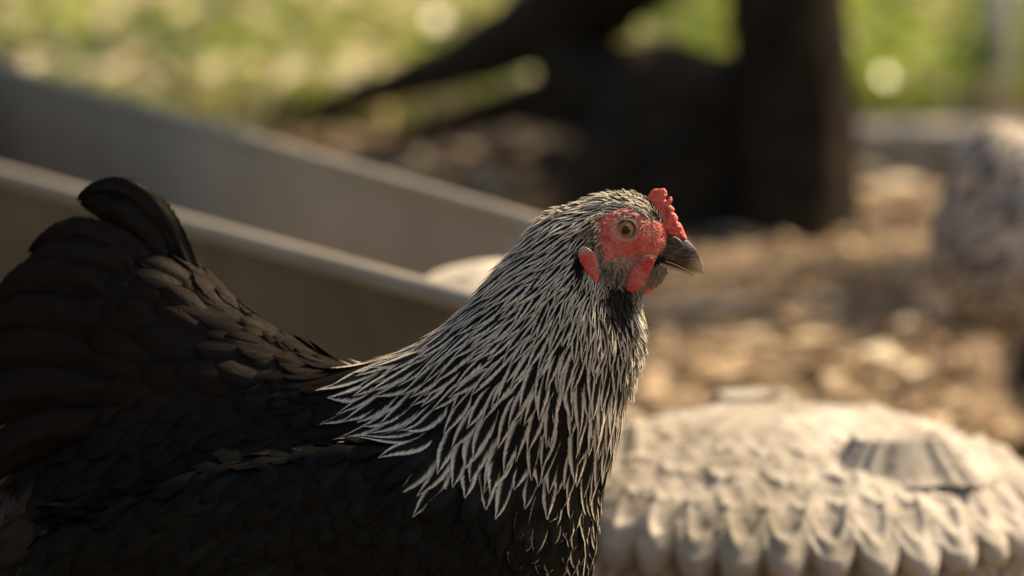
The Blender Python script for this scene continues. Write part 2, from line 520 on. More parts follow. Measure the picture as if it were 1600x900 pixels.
def sdf(P):
    r = None
    for A, B, ra, rb, sy, k in PR:
        ba = B - A
        t = np.clip(((P - A) @ ba) / (ba @ ba), 0, 1)
        q = P - A - t[:, None] * ba
        q[:, 1] /= sy
        rad = ra + (rb - ra) * t
        ln = np.sqrt((q ** 2).sum(1))
        g = np.sqrt(q[:, 0] ** 2 + q[:, 2] ** 2 + (q[:, 1] / sy) ** 2) / np.maximum(ln, 1e-6)
        d = (ln - rad) / np.maximum(g, 1.0)
        r = d if r is None else smin(r, d, k)
    for w in WP:
        r = smin(r, w(P), 0.026)
    return r

def grad(fn, P, e=0.0012):
    g = np.empty_like(P)
    for i in range(3):
        d = np.zeros(3); d[i] = e
        g[:, i] = fn(P + d) - fn(P - d)
    m = np.linalg.norm(g, axis=1, keepdims=True)
    return g / np.maximum(m, 1e-9), m[:, 0] / (2 * e)

def project(fn, P, off, it=2):
    for _ in range(it):
        n, m = grad(fn, P)
        P = P - n * ((fn(P) - off) / np.maximum(m, 0.3))[:, None]
    return P

hen = empty("hen", (W3(600, 900)[0], 0.03, 0.0), "black hen with silver streaked neck and red face, sharp in the foreground", "hen")

bodyV, bodyQ = nets(sdf, (-0.33, -0.12, 0.09), (0.14, 0.17, 0.46), 0.0030)
M_body = simple("black down", (0.003, 0.0026, 0.0023), (0.007, 0.0055, 0.0045), 300, 0.85, 0.5, 0.001, spec=0.15)
mesh_obj("body", bodyV, bodyQ, M_body, hen)

# ------------------------------------------------------------------ feathers
# anchors: x, y, dir x, dir y(down), length, width, dark-centre width, lift(mm)
AN = np.array([
 (1012,312,-1,-.45, 16, 4.5,.30,0.8),(985,304,-1,-.12, 20, 5,.30,0.8),(950,306,-1,.02, 26, 5.5,.32,1.0),(915,318,-.9,.30, 32, 7,.32,1.6),
 (880,332,-.85,.45, 40, 8,.34,2.2),(850,360,-.75,.65, 48, 9,.36,2.2),(815,395,-.7,.7, 60, 11,.38,2.0),(770,440,-.72,.68, 78, 13,.42,2.0),
 (715,490,-.74,.66, 95, 15,.46,2.2),(650,540,-.82,.56, 112, 18,.5,2.5),(590,575,-.92,.38, 120, 19,.52,2.8),
 (905,345,-.85,.5, 36, 8,.36,1.4),(935,335,-.95,.25, 28, 6,.33,1.0),(905,400,-.62,.78, 42, 8,.40,1.4),(915,445,-.40,.92, 50, 9,.42,1.4),
 (860,430,-.58,.82, 60, 11,.38,1.6),(800,500,-.62,.78, 84, 15,.44,2),(740,560,-.66,.75, 105, 19,.52,2.4),(670,610,-.74,.67, 120, 22,.56,2.8),(610,640,-.80,.6, 118, 22,.58,3),
 (870,510,-.38,.92, 80, 14,.42,1.8),(830,590,-.42,.90, 105, 19,.52,2.2),(770,650,-.42,.90, 122, 23,.60,2.6),(700,690,-.42,.90, 122, 24,.62,2.8),(740,730,-.30,.95, 110, 23,.64,2.6),
 (930,500,-.10,.99, 60, 11,.40,1.6),(980,500,.12,.99, 50, 10,.40,1.8),(1000,540,.05,1, 52, 10,.40,1.6),(975,600,-.15,.98, 80, 15,.42,1.8),(920,590,-.15,.98, 95, 17,.42,2),
 (890,660,-.20,.98, 110, 20,.54,2.2),(950,660,-.25,.97, 90, 17,.50,2),(840,720,-.22,.97, 105, 23,.64,2.4),(910,720,-.25,.97, 80, 20,.66,2),
 (900,800,-.35,.93, 66, 32,.86,2),(930,790,-.30,.95, 60, 28,.84,2),(850,850,-.45,.89, 72, 38,.90,2),(900,880,-.40,.9, 66, 34,.88,2),(790,850,-.6,.8, 76, 42,.985,2),
 (680,800,-.75,.65, 72, 42,1.3,2),(600,740,-.80,.6, 66, 42,1.3,2),(520,700,-.86,.5, 84, 42,1.3,2),(560,640,-.9,.35, 90, 40,1.3,2.4),
 (500,800,-.82,.57, 78, 44,1.3,2),(400,740,-.86,.5, 100, 44,1.3,2),(350,830,-.84,.54, 130, 42,1.3,2),(250,830,-.86,.5, 165, 42,1.3,2.2),(600,880,-.75,.65, 80, 46,1.3,2),
 (400,900,-.86,.45, 150, 44,1.3,2),(520,610,-.90,.10, 88, 34,1.3,1.8),(450,560,-.88,-.22, 100, 38,1.3,1.8),(380,500,-.88,-.35, 112, 42,1.3,2.0),(310,450,-.8,-.55, 118, 46,1.3,2.2),
 (400,600,-.92,.10, 100, 54,1.3,3.5),(300,560,-.95,-.1, 120, 62,1.3,4),(200,520,-.92,-.35, 130, 64,1.3,4),(130,560,-.95,-.1, 130, 64,1.3,4),(200,620,-.9,.3, 120, 62,1.3,4),
 (300,660,-.85,.45, 100, 56,1.3,3.5),(120,650,-.8,.55, 110, 60,1.3,4),(200,720,-.7,.7, 100, 56,1.3,4),(130,780,-.75,.65, 90, 46,1.3,5),(90,700,-.6,.8, 90, 50,1.3,5),
 (970,400,-.85,.5, 12, 3,.2,.6),(960,440,-.75,.65, 18, 4,.3,.8),(925,370,-.55,.83, 26, 5,.35,1.2),(1000,440,-.5,.85, 14,3.5,.3,.8),
 (860,1000,-.6,.8,80,44,1.3,2),(500,1050,-.8,.5,90,50,1.3,2),(250,950,-.8,.5,90,50,1.3,3)
], float)

def field(P, jitter=None):
    px, py = PX(P)
    dx = px[:, None] - AN[None, :, 0]; dy = py[:, None] - AN[None, :, 1]
    w = 1.0 / (dx * dx + dy * dy + 60.0) ** 1.7
    w /= w.sum(1, keepdims=True)
    return w @ AN[:, 2:], px, py

FACE = [(936,348),(948,336),(966,329),(988,330),(1004,338),(1022,352),(1040,360),(1044,372),(1040,384),(1026,392),(1022,404),(1012,412),(1002,404),(990,398),(972,398),(952,392),(942,378),(936,362)]

def norm(v): return v / np.maximum(np.linalg.norm(v, axis=-1, keepdims=True), 1e-9)

def grow(fn, P, D, L, W, edge, lift, nseg=9, ncr=4, h0=-0.0004, jit=0.16, wprof='lance', curl=0.0, fieldfn=None, twist=0.25, side=0.6):
    """feathers of length L and width W (metres) growing from P along D or the direction field, hugging the body"""
    N = len(P)
    ang = rng.normal(0, jit, N)
    P = project(fn, P, h0)
    vs_ = np.linspace(0, 1, nseg + 1)
    cen, tang, nor = [], [], []
    bend = rng.normal(0, jit * 0.9, N)
    for k, v in enumerate(vs_):
        n, m = grad(fn, P)
        if fieldfn is not None:
            A, _, _ = fieldfn(P); d = np.stack([A[:, 0], 0 * A[:, 0], -A[:, 1]], 1)
        else:
            d = D
        t = norm(d - n * (d * n).sum(1, keepdims=True))
        b = np.cross(n, t)
        a = (ang + bend * v)[:, None]
        t = t * np.cos(a) + b * np.sin(a)
        cen.append(P.copy()); tang.append(t); nor.append(n)
        if k < nseg:
            P = P + t * (L / nseg)[:, None]
            vn = vs_[k + 1]
            off = h0 + lift * vn + curl * L * vn ** 3
            n2, m2 = grad(fn, P)
            P = P - n2 * np.clip((fn(P) - off) / np.maximum(m2, 0.4), -0.01, 0.01)[:, None]
    cen = np.stack(cen, 1); tang = np.stack(tang, 1); nor = np.stack(nor, 1)      # N,K,3
    if wprof == 'lance':
        wv = np.minimum(1, (0.35 + 1.9 * vs_)) * np.clip(1 - np.clip((vs_ - 0.55) / 0.47, 0, 1) ** 1.7, 0.0, 1)
    elif wprof == 'round':
        wv = np.minimum(1, 0.5 + 1.4 * vs_) * np.sqrt(np.clip(1 - np.clip((vs_ - 0.62) / 0.385, 0, 1) ** 2, 0.0, 1))
    else:
        wv = 1 - 0.95 * vs_
    us = np.linspace(-1, 1, ncr + 1)
    bn = np.cross(nor, tang)
    tw = rng.normal(0, twist, N)[:, None, None] * vs_[None, :, None]
    bn2 = bn * np.cos(tw) + nor * np.sin(tw)
    half = (W / 2)[:, None] * wv[None, :]
    cam_ = 0.22 * half
    V = cen[:, :, None, :] + bn2[:, :, None, :] * (us[None, None, :] * half[:, :, None])[..., None] - nor[:, :, None, :] * ((us ** 2)[None, None, :] * cam_[:, :, None])[..., None]
    K, C = nseg + 1, ncr + 1
    uv = np.zeros((N, K, C, 2)); uv[..., 0] = us; uv[..., 1] = vs_[None, :, None]
    mm = np.zeros((N, K, C, 3))
    mm[..., 0] = (us[None, None, :] * half[:, :, None]) * 1000
    mm[..., 1] = (vs_[None, :] * L[:, None])[..., None] * 1000
    mm[..., 2] = (rng.random(N) * 500)[:, None, None]
    rn = np.broadcast_to(rng.random(N)[:, None, None], (N, K, C))
    eg = np.broadcast_to(np.asarray(edge)[:, None, None], (N, K, C))
    base = (np.arange(N) * K * C)[:, None, None]
    i = np.arange(K - 1)[:, None] * C + np.arange(C - 1)[None, :]
    q = np.stack([i, i + 1, i + C + 1, i + C], -1).reshape(-1, 4)
    Q = (base + q[None]).reshape(-1, 4)
    return dict(V=V.reshape(-1, 3), Q=Q, uv=uv.reshape(-1, 2), mm=mm.reshape(-1, 3), rnd=rn.reshape(-1), edge=eg.reshape(-1))

def feather_obj(name, parts, mat, parent, kind='stuff'):
    V, Q, uv, mm, rnd, eg, off = [], [], [], [], [], [], 0
    for p in parts:
        V.append(p['V']); Q.append(p['Q'] + off); off += len(p['V'])
        uv.append(p['uv']); mm.append(p['mm']); rnd.append(p['rnd']); eg.append(p['edge'])
    o = mesh_obj(name, np.concatenate(V), np.concatenate(Q), mat, parent, uv=np.concatenate(uv),
                 attrs={"mm": np.concatenate(mm), "rnd": np.concatenate(rnd), "edge": np.concatenate(eg)})
    if kind: o["kind"] = kind
    return o

def surf_samples(V, Q, n):
    a = V[Q[:, 0]]; b = V[Q[:, 1]]; c = V[Q[:, 2]]; d = V[Q[:, 3]]
    ar = np.linalg.norm(np.cross(c - a, d - b), axis=1)
    i = rng.choice(len(Q), n, p=ar / ar.sum())
    s, t = rng.random((2, n, 1))
    return (a[i] * (1 - s) + b[i] * s) * (1 - t) + (d[i] * (1 - s) + c[i] * s) * t

def darts(P, r):
    keep = []; grid = {}
    cs = float(r.max())
    cells = np.floor(P / cs).astype(int)
    Pl = P.tolist(); rl = r.tolist(); cl = cells.tolist()
    for i, (p, ri, c) in enumerate(zip(Pl, rl, cl)):
        ok = True
        for ax in (-1, 0, 1):
            for ay in (-1, 0, 1):
                for az_ in (-1, 0, 1):
                    for j in grid.get((c[0] + ax, c[1] + ay, c[2] + az_), ()):
                        q = Pl[j]
                        rr = ri
                        if (p[0]-q[0])**2 + (p[1]-q[1])**2 + (p[2]-q[2])**2 < rr * rr:
                            ok = False; break
                    if not ok: break
                if not ok: break
            if not ok: break
        if ok:
            keep.append(i); grid.setdefault(tuple(c), []).append(i)
    return np.array(keep)

hs = np.clip((470 - AN[:, 1]) / 120, 0, 1) * (AN[:, 0] > 780)
AN[:, 4] *= 1 + 0.75 * hs; AN[:, 5] *= 1 + 0.65 * hs; AN[:, 7] *= 1 + 1.4 * hs
lowc = np.clip((AN[:, 1] - 470) / 120, 0, 1) * (AN[:, 6] < 0.8)
AN[:, 5] *= 1 + 0.45 * lowc
SP = surf_samples(bodyV, bodyQ, 90000)
A_, px_, py_ = field(SP)
near = SP[:, 1] < 0.12
# density weight: the upper body and head need more candidates
faced = poly_sd(smooth_poly(FACE), px_, py_)
ok = (faced > 0.5) & (py_ < 1010)
# bare skin down to the beak and wattles
beakz = (px_ > 1022) & (py_ > 350)
ok &= ~beakz
SP, A_, px_, py_ = SP[ok], A_[ok], px_[ok], py_[ok]
extra = surf_samples(bodyV[:, :], bodyQ[(bodyV[bodyQ[:, 0], 2] > W3(0, 480)[2]) & (bodyV[bodyQ[:, 0], 0] > W3(800, 400)[0])], 60000)
A2, p2x, p2y = field(extra)
ok = (poly_sd(smooth_poly(FACE), p2x, p2y) > 0.5) & ~((p2x > 1022) & (p2y > 350))
SP = np.concatenate([SP, extra[ok]]); A_ = np.concatenate([A_, A2[ok]]); px_ = np.concatenate([px_, p2x[ok]]); py_ = np.concatenate([py_, p2y[ok]])
L_ = A_[:, 2] * S; W_ = A_[:, 3] * S
r_ = np.where(A_[:, 4] < 0.7, 0.34 + 0.025 * np.clip((py_ - 480) / 120, 0, 1), 0.36) * np.sqrt(L_ * W_)
kp = darts(SP, r_)
SP, A_, px_, py_, L_, W_ = SP[kp], A_[kp], px_[kp], py_[kp], L_[kp], W_[kp]
N = len(SP)
L_ = L_ * rng.uniform(0.82, 1.2, N); W_ = W_ * rng.uniform(0.85, 1.2, N)
edge = A_[:, 4] * rng.uniform(0.85, 1.15, N)
edge = np.where(A_[:, 4] > 0.97, 1.4, edge)
# the cape ends along this line: below and behind it the plumage is black
CAPE = [(1012,290),(1060,420),(1030,560),(985,700),(925,705),(860,712),(800,722),(740,728),(690,712),(655,680),(640,640),(600,628),(585,600),(610,562),(660,530),(720,480),(800,380),(860,310),(940,280)]
cape = poly_sd(smooth_poly(CAPE), px_, py_) < 0
brst = (~cape) & (px_ > 800) & (py_ > 690)
rest = ~cape & ~brst
edge = np.where(cape, np.minimum(edge * 0.80, 0.50), edge)
lace = np.clip(0.76 + 0.25 * np.clip((900 - px_) / 90, 0, 1) + rng.normal(0, 0.03, N), 0.7, 1.3)
edge = np.where(brst, np.where(px_ < 825, 1.4, lace), edge)
edge = np.where(rest, 1.4, edge)
def sub(mask, **kw):
    return grow(sdf, SP[mask], None, L_[mask], W_[mask], edge[mask], (A_[mask, 5] * 0.001) * rng.uniform(0.6, 1.5, mask.sum()), fieldfn=field, **kw)
# cape feathers are longer, they need room near the head
small = cape & (L_ < 40 * S)
cp_parts = [sub(cape & ~small, nseg=9, ncr=4, jit=0.10, twist=0.16), sub(small, nseg=6, ncr=2, jit=0.20, h0=-0.0002)]
# dark throat patch under the earlobe and wattle
for p_ in cp_parts:
    qx, qy = PX(p_['V'])
    thr = np.exp(-(((qx - 968) / 24) ** 2 + ((qy - 478) / 34) ** 2))
    thr = thr + 0.8 * np.exp(-(((qx - 905) / 10) ** 2 + ((qy - 415) / 28) ** 2))
    p_['edge'] = p_['edge'] + thr * 1.1
feather_obj("neck_hackle", cp_parts, M_hackle, hen)
feather_obj("breast_plumage", [sub(brst, nseg=7, ncr=4, wprof='round', jit=0.1)], M_black, hen)
wingm = rest & (poly_sd([(90,800),(300,690),(470,610),(560,590),(700,640),(800,680),(860,760),(860,1000),(600,1030),(100,960)], px_, py_) < 0)
fl = rest & ~wingm & (px_ < 150 + rng.normal(0, 12, N)) & (py_ > 735)
back = rest & ~wingm & ~fl
feather_obj("wing", [sub(wingm, nseg=7, ncr=4, wprof='round', jit=0.09)], M_black, hen)
feather_obj("back_plumage", [sub(back, nseg=8, ncr=6, wprof='round', jit=0.11, curl=0.0, twist=0.18)], M_backf, hen)
feather_obj("rear_fluff", [sub(fl, nseg=8, ncr=6, wprof='round', jit=0.35, curl=0.08, twist=0.5)], M_fluff, hen)
print("feathers", N, int(cape.sum()), int(brst.sum()), int(rest.sum()))

# long flight feathers along the lower wing edge, both flanks
def blade_mesh(ctrl, W, seed, ncr=10, nseg=30, cup=0.5, tiprag=0.0):
    """one big feather; ctrl = list of world points, width in metres"""
    C = np.array(ctrl, float)
    t = np.linspace(0, len(C) - 1, nseg + 1)
    out = []
    for x in t:
        i = int(min(x, len(C) - 2)); f = x - i
        p0 = C[max(i - 1, 0)]; p1 = C[i]; p2 = C[i + 1]; p3 = C[min(i + 2, len(C) - 1)]
        out.append(0.5 * ((2 * p1) + (-p0 + p2) * f + (2 * p0 - 5 * p1 + 4 * p2 - p3) * f * f + (-p0 + 3 * p1 - 3 * p2 + p3) * f ** 3))
    cen = np.array(out)
    tg = norm(np.gradient(cen, axis=0))
    n0 = np.array([0, -1.0, 0])
    b = norm(np.cross(np.broadcast_to(n0, tg.shape), tg)); n = norm(np.cross(tg, b))
    vs_ = np.linspace(0, 1, nseg + 1); us = np.linspace(-1, 1, ncr + 1)
    wv = np.minimum(1, 0.30 + 1.5 * vs_) * np.clip(1 - np.clip((vs_ - 0.60) / 0.40, 0, 1) ** 2.4, 0.0, 1) ** 0.8
    half = W / 2 * wv
    rr = np.random.default_rng(seed)
    V = cen[:, None] + b[:, None] * (us[None] * half[:, None])[..., None] - n[:, None] * ((us ** 2)[None] * half[:, None] * cup)[..., None]
    V = V + n[:, None] * (0.0009 * np.sin(us[None] * 7 + vs_[:, None] * 13 + seed) + 0.0006 * np.sin(us[None] * 3 - vs_[:, None] * 31 + seed * 2))[..., None] - n[:, None] * (0.0012 * np.exp(-(us[None] / .09) ** 2) + 0 * vs_[:, None])[..., None] * -1
    L = np.linalg.norm(np.diff(cen, axis=0), axis=1).sum()
    K, C2 = nseg + 1, ncr + 1
    uv = np.zeros((K, C2, 2)); uv[..., 0] = us; uv[..., 1] = vs_[:, None]
    mm = np.zeros((K, C2, 3)); mm[..., 0] = us[None] * half[:, None] * 1000; mm[..., 1] = vs_[:, None] * L * 1000; mm[..., 2] = seed * 3.1
    i = np.arange(K - 1)[:, None] * C2 + np.arange(C2 - 1)[None]
    q = np.stack([i, i + 1, i + C2 + 1, i + C2], -1).reshape(-1, 4)
    return dict(V=V.reshape(-1, 3), Q=q, uv=uv.reshape(-1, 2), mm=mm.reshape(-1, 3), rnd=np.full(K * C2, rr.random()), edge=np.full(K * C2, 1.4))

def big_feather(name, pts, Wpx, Y, seed, yb=0.0, mat=None):
    n = len(pts)
    c = [W3(x, y, Y + yb * (k / (n - 1))) for k, (x, y) in enumerate(pts)]
    p = blade_mesh(c, Wpx * S, seed)
    return feather_obj(name, [p], mat or M_backf, hen, kind=None)

TF = [
 ([(330,520),(300,430),(262,355),(212,308),(165,296),(122,306)], 50, 0.060),
 ([(318,530),(278,440),(240,380),(200,340),(165,318),(128,312)], 66, 0.058),
 ([(310,530),(250,445),(205,398),(150,372),(100,366),(46,388)], 62, 0.052),
 ([(300,540),(235,465),(180,420),(125,404),(75,408),(26,440)], 76, 0.047),
 ([(290,560),(210,480),(150,445),(95,435),(40,445),(-18,480)], 92, 0.044),
 ([(290,590),(200,530),(130,500),(60,490),(0,505),(-50,540)], 100, 0.042),
 ([(280,610),(200,575),(120,550),(40,545),(-30,560),(-80,590)], 104, 0.041),
 ([(270,640),(190,615),(110,605),(40,610),(-30,640),(-70,680)], 104, 0.040),
 ([(270,670),(190,660),(110,665),(50,685),(0,720),(-30,760)], 90, 0.040),
]
for i, (pts, w, Y) in enumerate(TF):
    big_feather("tail_feather", pts, w, Y, 11 + i, 0.01)
for i, (pts, w, Y) in enumerate(TF[:7]):
    pts2 = [(x - 4, y + 6) for x, y in pts]
    big_feather("tail_feather", pts2, w, 2 * YT - Y + 0.01, 31 + i, 0.01)
# folded flight feathers, lower flank
for side in (-1, 1):
    for i in range(7):
        y0 = 770 + i * 22
        pts = [(470 - i * 8, y0), (360, y0 + 22), (250, y0 + 42 - i * 3), (130 + i * 9, y0 + 66 - i * 7)]
        c = [W3(x, y, (0.03 if side < 0 else 0.03) + side * (0.064 - 0.012 * k - 0.0012 * i) + 0.010 * k) for k, (x, y) in enumerate(pts)]
        feather_obj("flight_feather", [blade_mesh(c, 44 * S, 60 + i, cup=0.12)], M_black, hen, kind=None)

# ------------------------------------------------------------------ head details
def head_side(px, py, side=-1, off=0.0):
    """point on the head skin at layout position, near (-1) or far (+1) side"""
    px = np.atleast_1d(np.asarray(px, float)); py = np.atleast_1d(np.asarray(py, float))
    lo = np.full(px.shape, 0.0); hi = np.full(px.shape, side * 0.06)
    for _ in range(22):
        mid = (lo + hi) / 2
        d = sdf(W3(px, py, mid)) - off
        lo = np.where(d < 0, mid, lo); hi = np.where(d < 0, hi, mid)
    return lo
EX, EY = 977.0, 358.0

def face_patch(side):
    poly = smooth_poly([(929,352),(938,336),(966,322),(990,323),(1008,332),(1026,344),(1044,350),(1050,362),(1046,376),(1044,390),(1030,397),(1026,408),(1018,424),(1004,440),(984,444),(962,442),(944,432),(936,416),(940,402),(938,388),(931,372)])
    g = 1.0
    xs = np.arange(920, 1070, g); ys = np.arange(315, 452, g)
    X, Y = np.meshgrid(xs, ys, indexing='ij')
    sd_ = poly_sd(poly, X, Y)
    ins = sd_ < 0.8
    yv = head_side(X.ravel(), Y.ravel(), side).reshape(X.shape)
    r = np.hypot(X - EX, (Y - EY) * 1.08)
    t = np.clip(-sd_ / 5, 0, 1); t = t * t * (3 - 2 * t)
    off = -0.8 + 2.9 * t
    off += t * (1.0 * np.exp(-((r - 20.0) / 2.6) ** 2) + 0.9 * np.exp(-((r - 28) / 3.5) ** 2) - 2.2 * np.exp(-(r / 16) ** 4))
    # folds
    ph = X * 0.32 + Y * 0.18
    P3 = np.stack([X.ravel(), 0 * X.ravel(), Y.ravel()], 1)
    nz = vnoise(P3, 0.16, 1).reshape(X.shape); nz2 = vnoise(P3, 0.62, 2).reshape(X.shape)
    nz3 = vnoise(P3, 1.15, 6).reshape(X.shape)
    off += t * (0.9 * nz + 0.6 * nz2 + 0.18 * nz3 + 0.35 * np.sin(r * 0.75 + 2 * nz) * (r > 24))
    # crease from the eye to the mouth
    cr = poly_dist([(1010,384),(998,392),(986,398)], X, Y)
    off -= t * 0.7 * np.exp(-(cr / 2.2) ** 2)
    cr = poly_dist([(1032,372),(1018,380),(1002,392),(992,402)], X, Y)
    off -= t * 0.8 * np.exp(-(cr / 1.8) ** 2)
    off = np.maximum(off, -0.8 + 1.3 * t)
    Yw = yv + side * off * S
    V = W3(X, Y, Yw)
    idx = -np.ones(X.shape, int); idx[ins] = np.arange(ins.sum())
    q = np.stack([idx[:-1, :-1], idx[1:, :-1], idx[1:, 1:], idx[:-1, 1:]], -1).reshape(-1, 4)
    q = q[(q >= 0).all(1)]
    rin = np.hypot(X - EX, Y - EY)
    if side > 0: q = q[:, ::-1]
    chk = np.clip((Y - (405 + 0.10 * (X - 960))) / 12, 0, 1) * np.clip((1002 - X) / 16, 0, 1)
    pale = 0.80 * np.exp(-((r - 18.5) / 3.4) ** 2) + 0.10 * np.clip((r - 20) / 40, 0, 1) + 0.32 * chk
    rr = rin[ins]
    o = mesh_obj("face_skin", V[ins], q, M_face, hen, attrs={"pale": np.clip(pale, 0, 1)[ins]})
    return o

def poly_dist(pts, X, Y):
    d = np.full(X.shape, 1e9)
    for (ax, ay), (bx, by) in zip(pts[:-1], pts[1:]):
        ex, ey = bx - ax, by - ay
        t = np.clip(((X - ax) * ex + (Y - ay) * ey) / (ex * ex + ey * ey), 0, 1)
        d = np.minimum(d, np.hypot(X - ax - t * ex, Y - ay - t * ey))
    return d

def eye(side):
    ys = float(head_side(EX, EY, side)[0])
    R = 17.5 * S
    c = W3(EX, EY, ys - side * (R * 0.62))
    n1, n2 = 40, 28
    V, rad, ang = [], [], []
    for i in range(n2 + 1):
        th = i / n2 * math.radians(100)
        for j in range(n1):
            ph = 2 * math.pi * j / n1
            V.append(c + R * np.array([math.sin(th) * math.cos(ph), side * math.cos(th), math.sin(th) * math.sin(ph)]))
            rad.append(min(1, math.sin(min(th, 1.57)) * R / (14.6 * S)))
            ang.append((math.cos(ph) * 3, math.sin(ph) * 3, math.sin(th) * 0.4))
    Q = []
    for i in range(n2):
        for j in range(n1):
            a, b = i * n1 + j, i * n1 + (j + 1) % n1
            Q.append((a, b, b + n1, a + n1) if side > 0 else (a, a + n1, b + n1, b))
    e = mesh_obj("eye", V, np.array(Q), M_eye, hen, attrs={"rad": np.array(rad), "ang": np.array(ang)})
    # eyelid ring
    n1, n2 = 64, 10
    V, Q = [], []
    r0 = 16.6 * S; rt = 2.3 * S
    for j in range(n1):
        ph = 2 * math.pi * j / n1
        yy = float(head_side(EX + 17 * math.cos(ph), EY - 17 * math.sin(ph), side)[0])
        wob = 1 + 0.12 * math.sin(9 * ph) + 0.1 * math.sin(23 * ph)
        for k in range(n2):
            a = 2 * math.pi * k / n2
            rr = r0 + rt * wob * math.cos(a) - 0.5 * S * (1 if abs(math.sin(ph)) > 0.8 else 0)
            ex = 1.05 if abs(math.cos(ph)) > 0 else 1
            base = W3(EX, EY, yy * 0.45 + ys * 0.55)
            V.append(base + np.array([rr * ex * math.cos(ph), side * (rt * 0.9 * math.sin(a) + 0.4 * S), rr * 0.97 * math.sin(ph)]))
    for j in range(n1):
        for k in range(n2):
            a, b = j * n2 + k, j * n2 + (k + 1) % n2
            c2, d2 = ((j + 1) % n1) * n2 + (k + 1) % n2, ((j + 1) % n1) * n2 + k
            Q.append((a, b, c2, d2))
    lid = mesh_obj("eyelid", V, np.array(Q), M_lid, e)
    lid.parent = e
M_lid = simple("eyelid skin", (0.10, 0.06, 0.045), (0.26, 0.19, 0.15), 1500, 0.6, 0.6, 0.0004)

for side in (-1, 1):
    face_patch(side)
    eye(side)

# comb: low irregular pea comb
comb_poly = [(1008,318),(1013,306),(1017,298),(1024,294),(1032,295),(1038,293),(1042,299),(1043,306),(1039,312),(1042,313),(1045,307),(1050,307),(1051,314),(1047,320),(1050,322),(1055,327),(1052,332),(1056,334),(1060,341),(1058,346),(1063,348),(1067,356),(1070,364),(1075,376),(1062,374),(1044,370),(1034,356),(1026,340)]
KN = [(1016,306,5),(1023,299,5.5),(1033,298,5.5),(1038,306,4.5),(1030,310,5),(1046,314,4.5),(1043,324,5),(1036,320,4.5),(1049,334,5),(1041,336,5),(1034,332,4.5),(1054,344,5),(1046,346,5.5),(1038,346,5),(1059,355,5),(1051,357,5.5),(1063,366,5),(1055,368,5),(1045,365,5),(1024,316,5),(1028,326,5)]
def knobs(x, y):
    k = np.zeros_like(x)
    for a, b, r in KN: k = np.maximum(k, np.exp(-((x - a) ** 2 + (y - b) ** 2) / (r * .62) ** 2))
    return k
def combT(x, y):
    return combT0(x, y) * (0.86 + 0.2 * knobs(x, y))
def combT0(x, y):
    t = np.clip((y - 295) / 80, 0, 1)
    return 4.0 + 6.5 * t
pillow("comb", comb_poly, combT, 6.0, 0.0, M_comb, hen, h=0.7, bump=0.14, bscale=0.8, it=1)
# beak
up_poly = [(1024,388),(1034,372),(1052,366),(1070,371),(1080,380),(1090,392),(1098,408),(1100,424),(1099,430),(1094,427),(1084,427),(1070,420),(1054,412),(1036,406),(1022,402)]
def beakT(x, y):
    t = np.clip((x - 1020) / 80, 0, 1)
    return 21.5 * (1 - t) ** 0.85 + 2.4
def tipa(V):
    x, y = V[:, 0], V[:, 2]
    t = np.clip((x - 1072) / 22, 0, 1) * 0.75 * np.clip((y - 396) / 14, 0, 1)
    return {"tipf": np.clip(t + 0.6 * np.clip((y - (408 + (x - 1040) * 0.3)) / 6, 0, 1) * np.clip((x - 1050) / 20, 0, 1), 0, 1)}
pillow("upper_beak", up_poly, beakT, 22.0, 0.0, M_beak, hen, h=0.9, attr=tipa, it=1)
lo_poly = [(1012,404),(1024,404),(1040,408),(1056,414),(1070,421),(1084,428),(1088,430),(1080,430),(1066,426),(1048,421),(1030,419),(1014,415)]
def loT(x, y):
    t = np.clip((x - 1020) / 70, 0, 1)
    return 16.0 * (1 - t) + 2.0
pillow("lower_beak", lo_poly, loT, 9.0, 0.0, M_beak, hen, h=0.9, attr=lambda V: {"tipf": np.clip((V[:, 2] - (409 + (V[:, 0] - 1030) * 0.30)) / 5, 0, 1)}, it=1)
for sd2 in (-1, 1):
    o = pillow("nostril", [(1042,372),(1050,368),(1060,371),(1068,380),(1066,388),(1056,388),(1046,380)], 3.2, 5.0, sd2 * 0.0052, M_nostril, hen, h=0.8, it=1, bump=0.3, bscale=0.4,
               yshift=lambda x, y, s=sd2: -s * (x - 1050) * 0.17)
    # pale corner of the mouth
    pillow("mouth_corner", [(995,404),(1003,398),(1016,397),(1026,400),(1026,404),(1014,403),(1005,405),(998,408)], 3.0, 2.5, float(head_side(1006, 402, sd2)[0]) + sd2 * 0.0002, M_gape, hen, h=0.7, it=1,
           yshift=lambda x, y, s=sd2: -s * np.clip((x - 1006), 0, 99) * 0.22)
    # wattle, dark red leaf hanging from the jaw
    wp = [(1000,404),(1013,400),(1024,404),(1020,416),(1014,430),(1008,444),(996,456),(984,457),(970,450),(967,444),(974,432),(984,422),(993,412)]
    if sd2 > 0: wp = [(x + 18, y + 4) for x, y in wp]
    pillow("wattle", wp, lambda x, y: 1.6 + 2.8 * np.clip((y - 402) / 40, 0, 1), 7.0, sd2 * 0.0128 + (0.0 if sd2 < 0 else -0.006), M_wattle, hen, h=0.9, bump=0.25, bscale=0.35, it=1)
    # earlobe
    ys = float(head_side(915, 415, sd2)[0])
    def la(V):
        return {"pale": np.clip((402 - V[:, 2]) / 12, 0, 1)}
    pillow("earlobe", [(903,388),(912,384),(924,390),(932,400),(936,414),(937,430),(936,440),(929,447),(923,438),(912,420),(904,406)], lambda x, y: 1.5 + 2.6 * np.clip((y - 388) / 40, 0, 1), 8.0, ys + sd2 * 0.0016, M_wattle, hen, h=0.8, bump=0.3, bscale=0.4, attr=la, it=1)

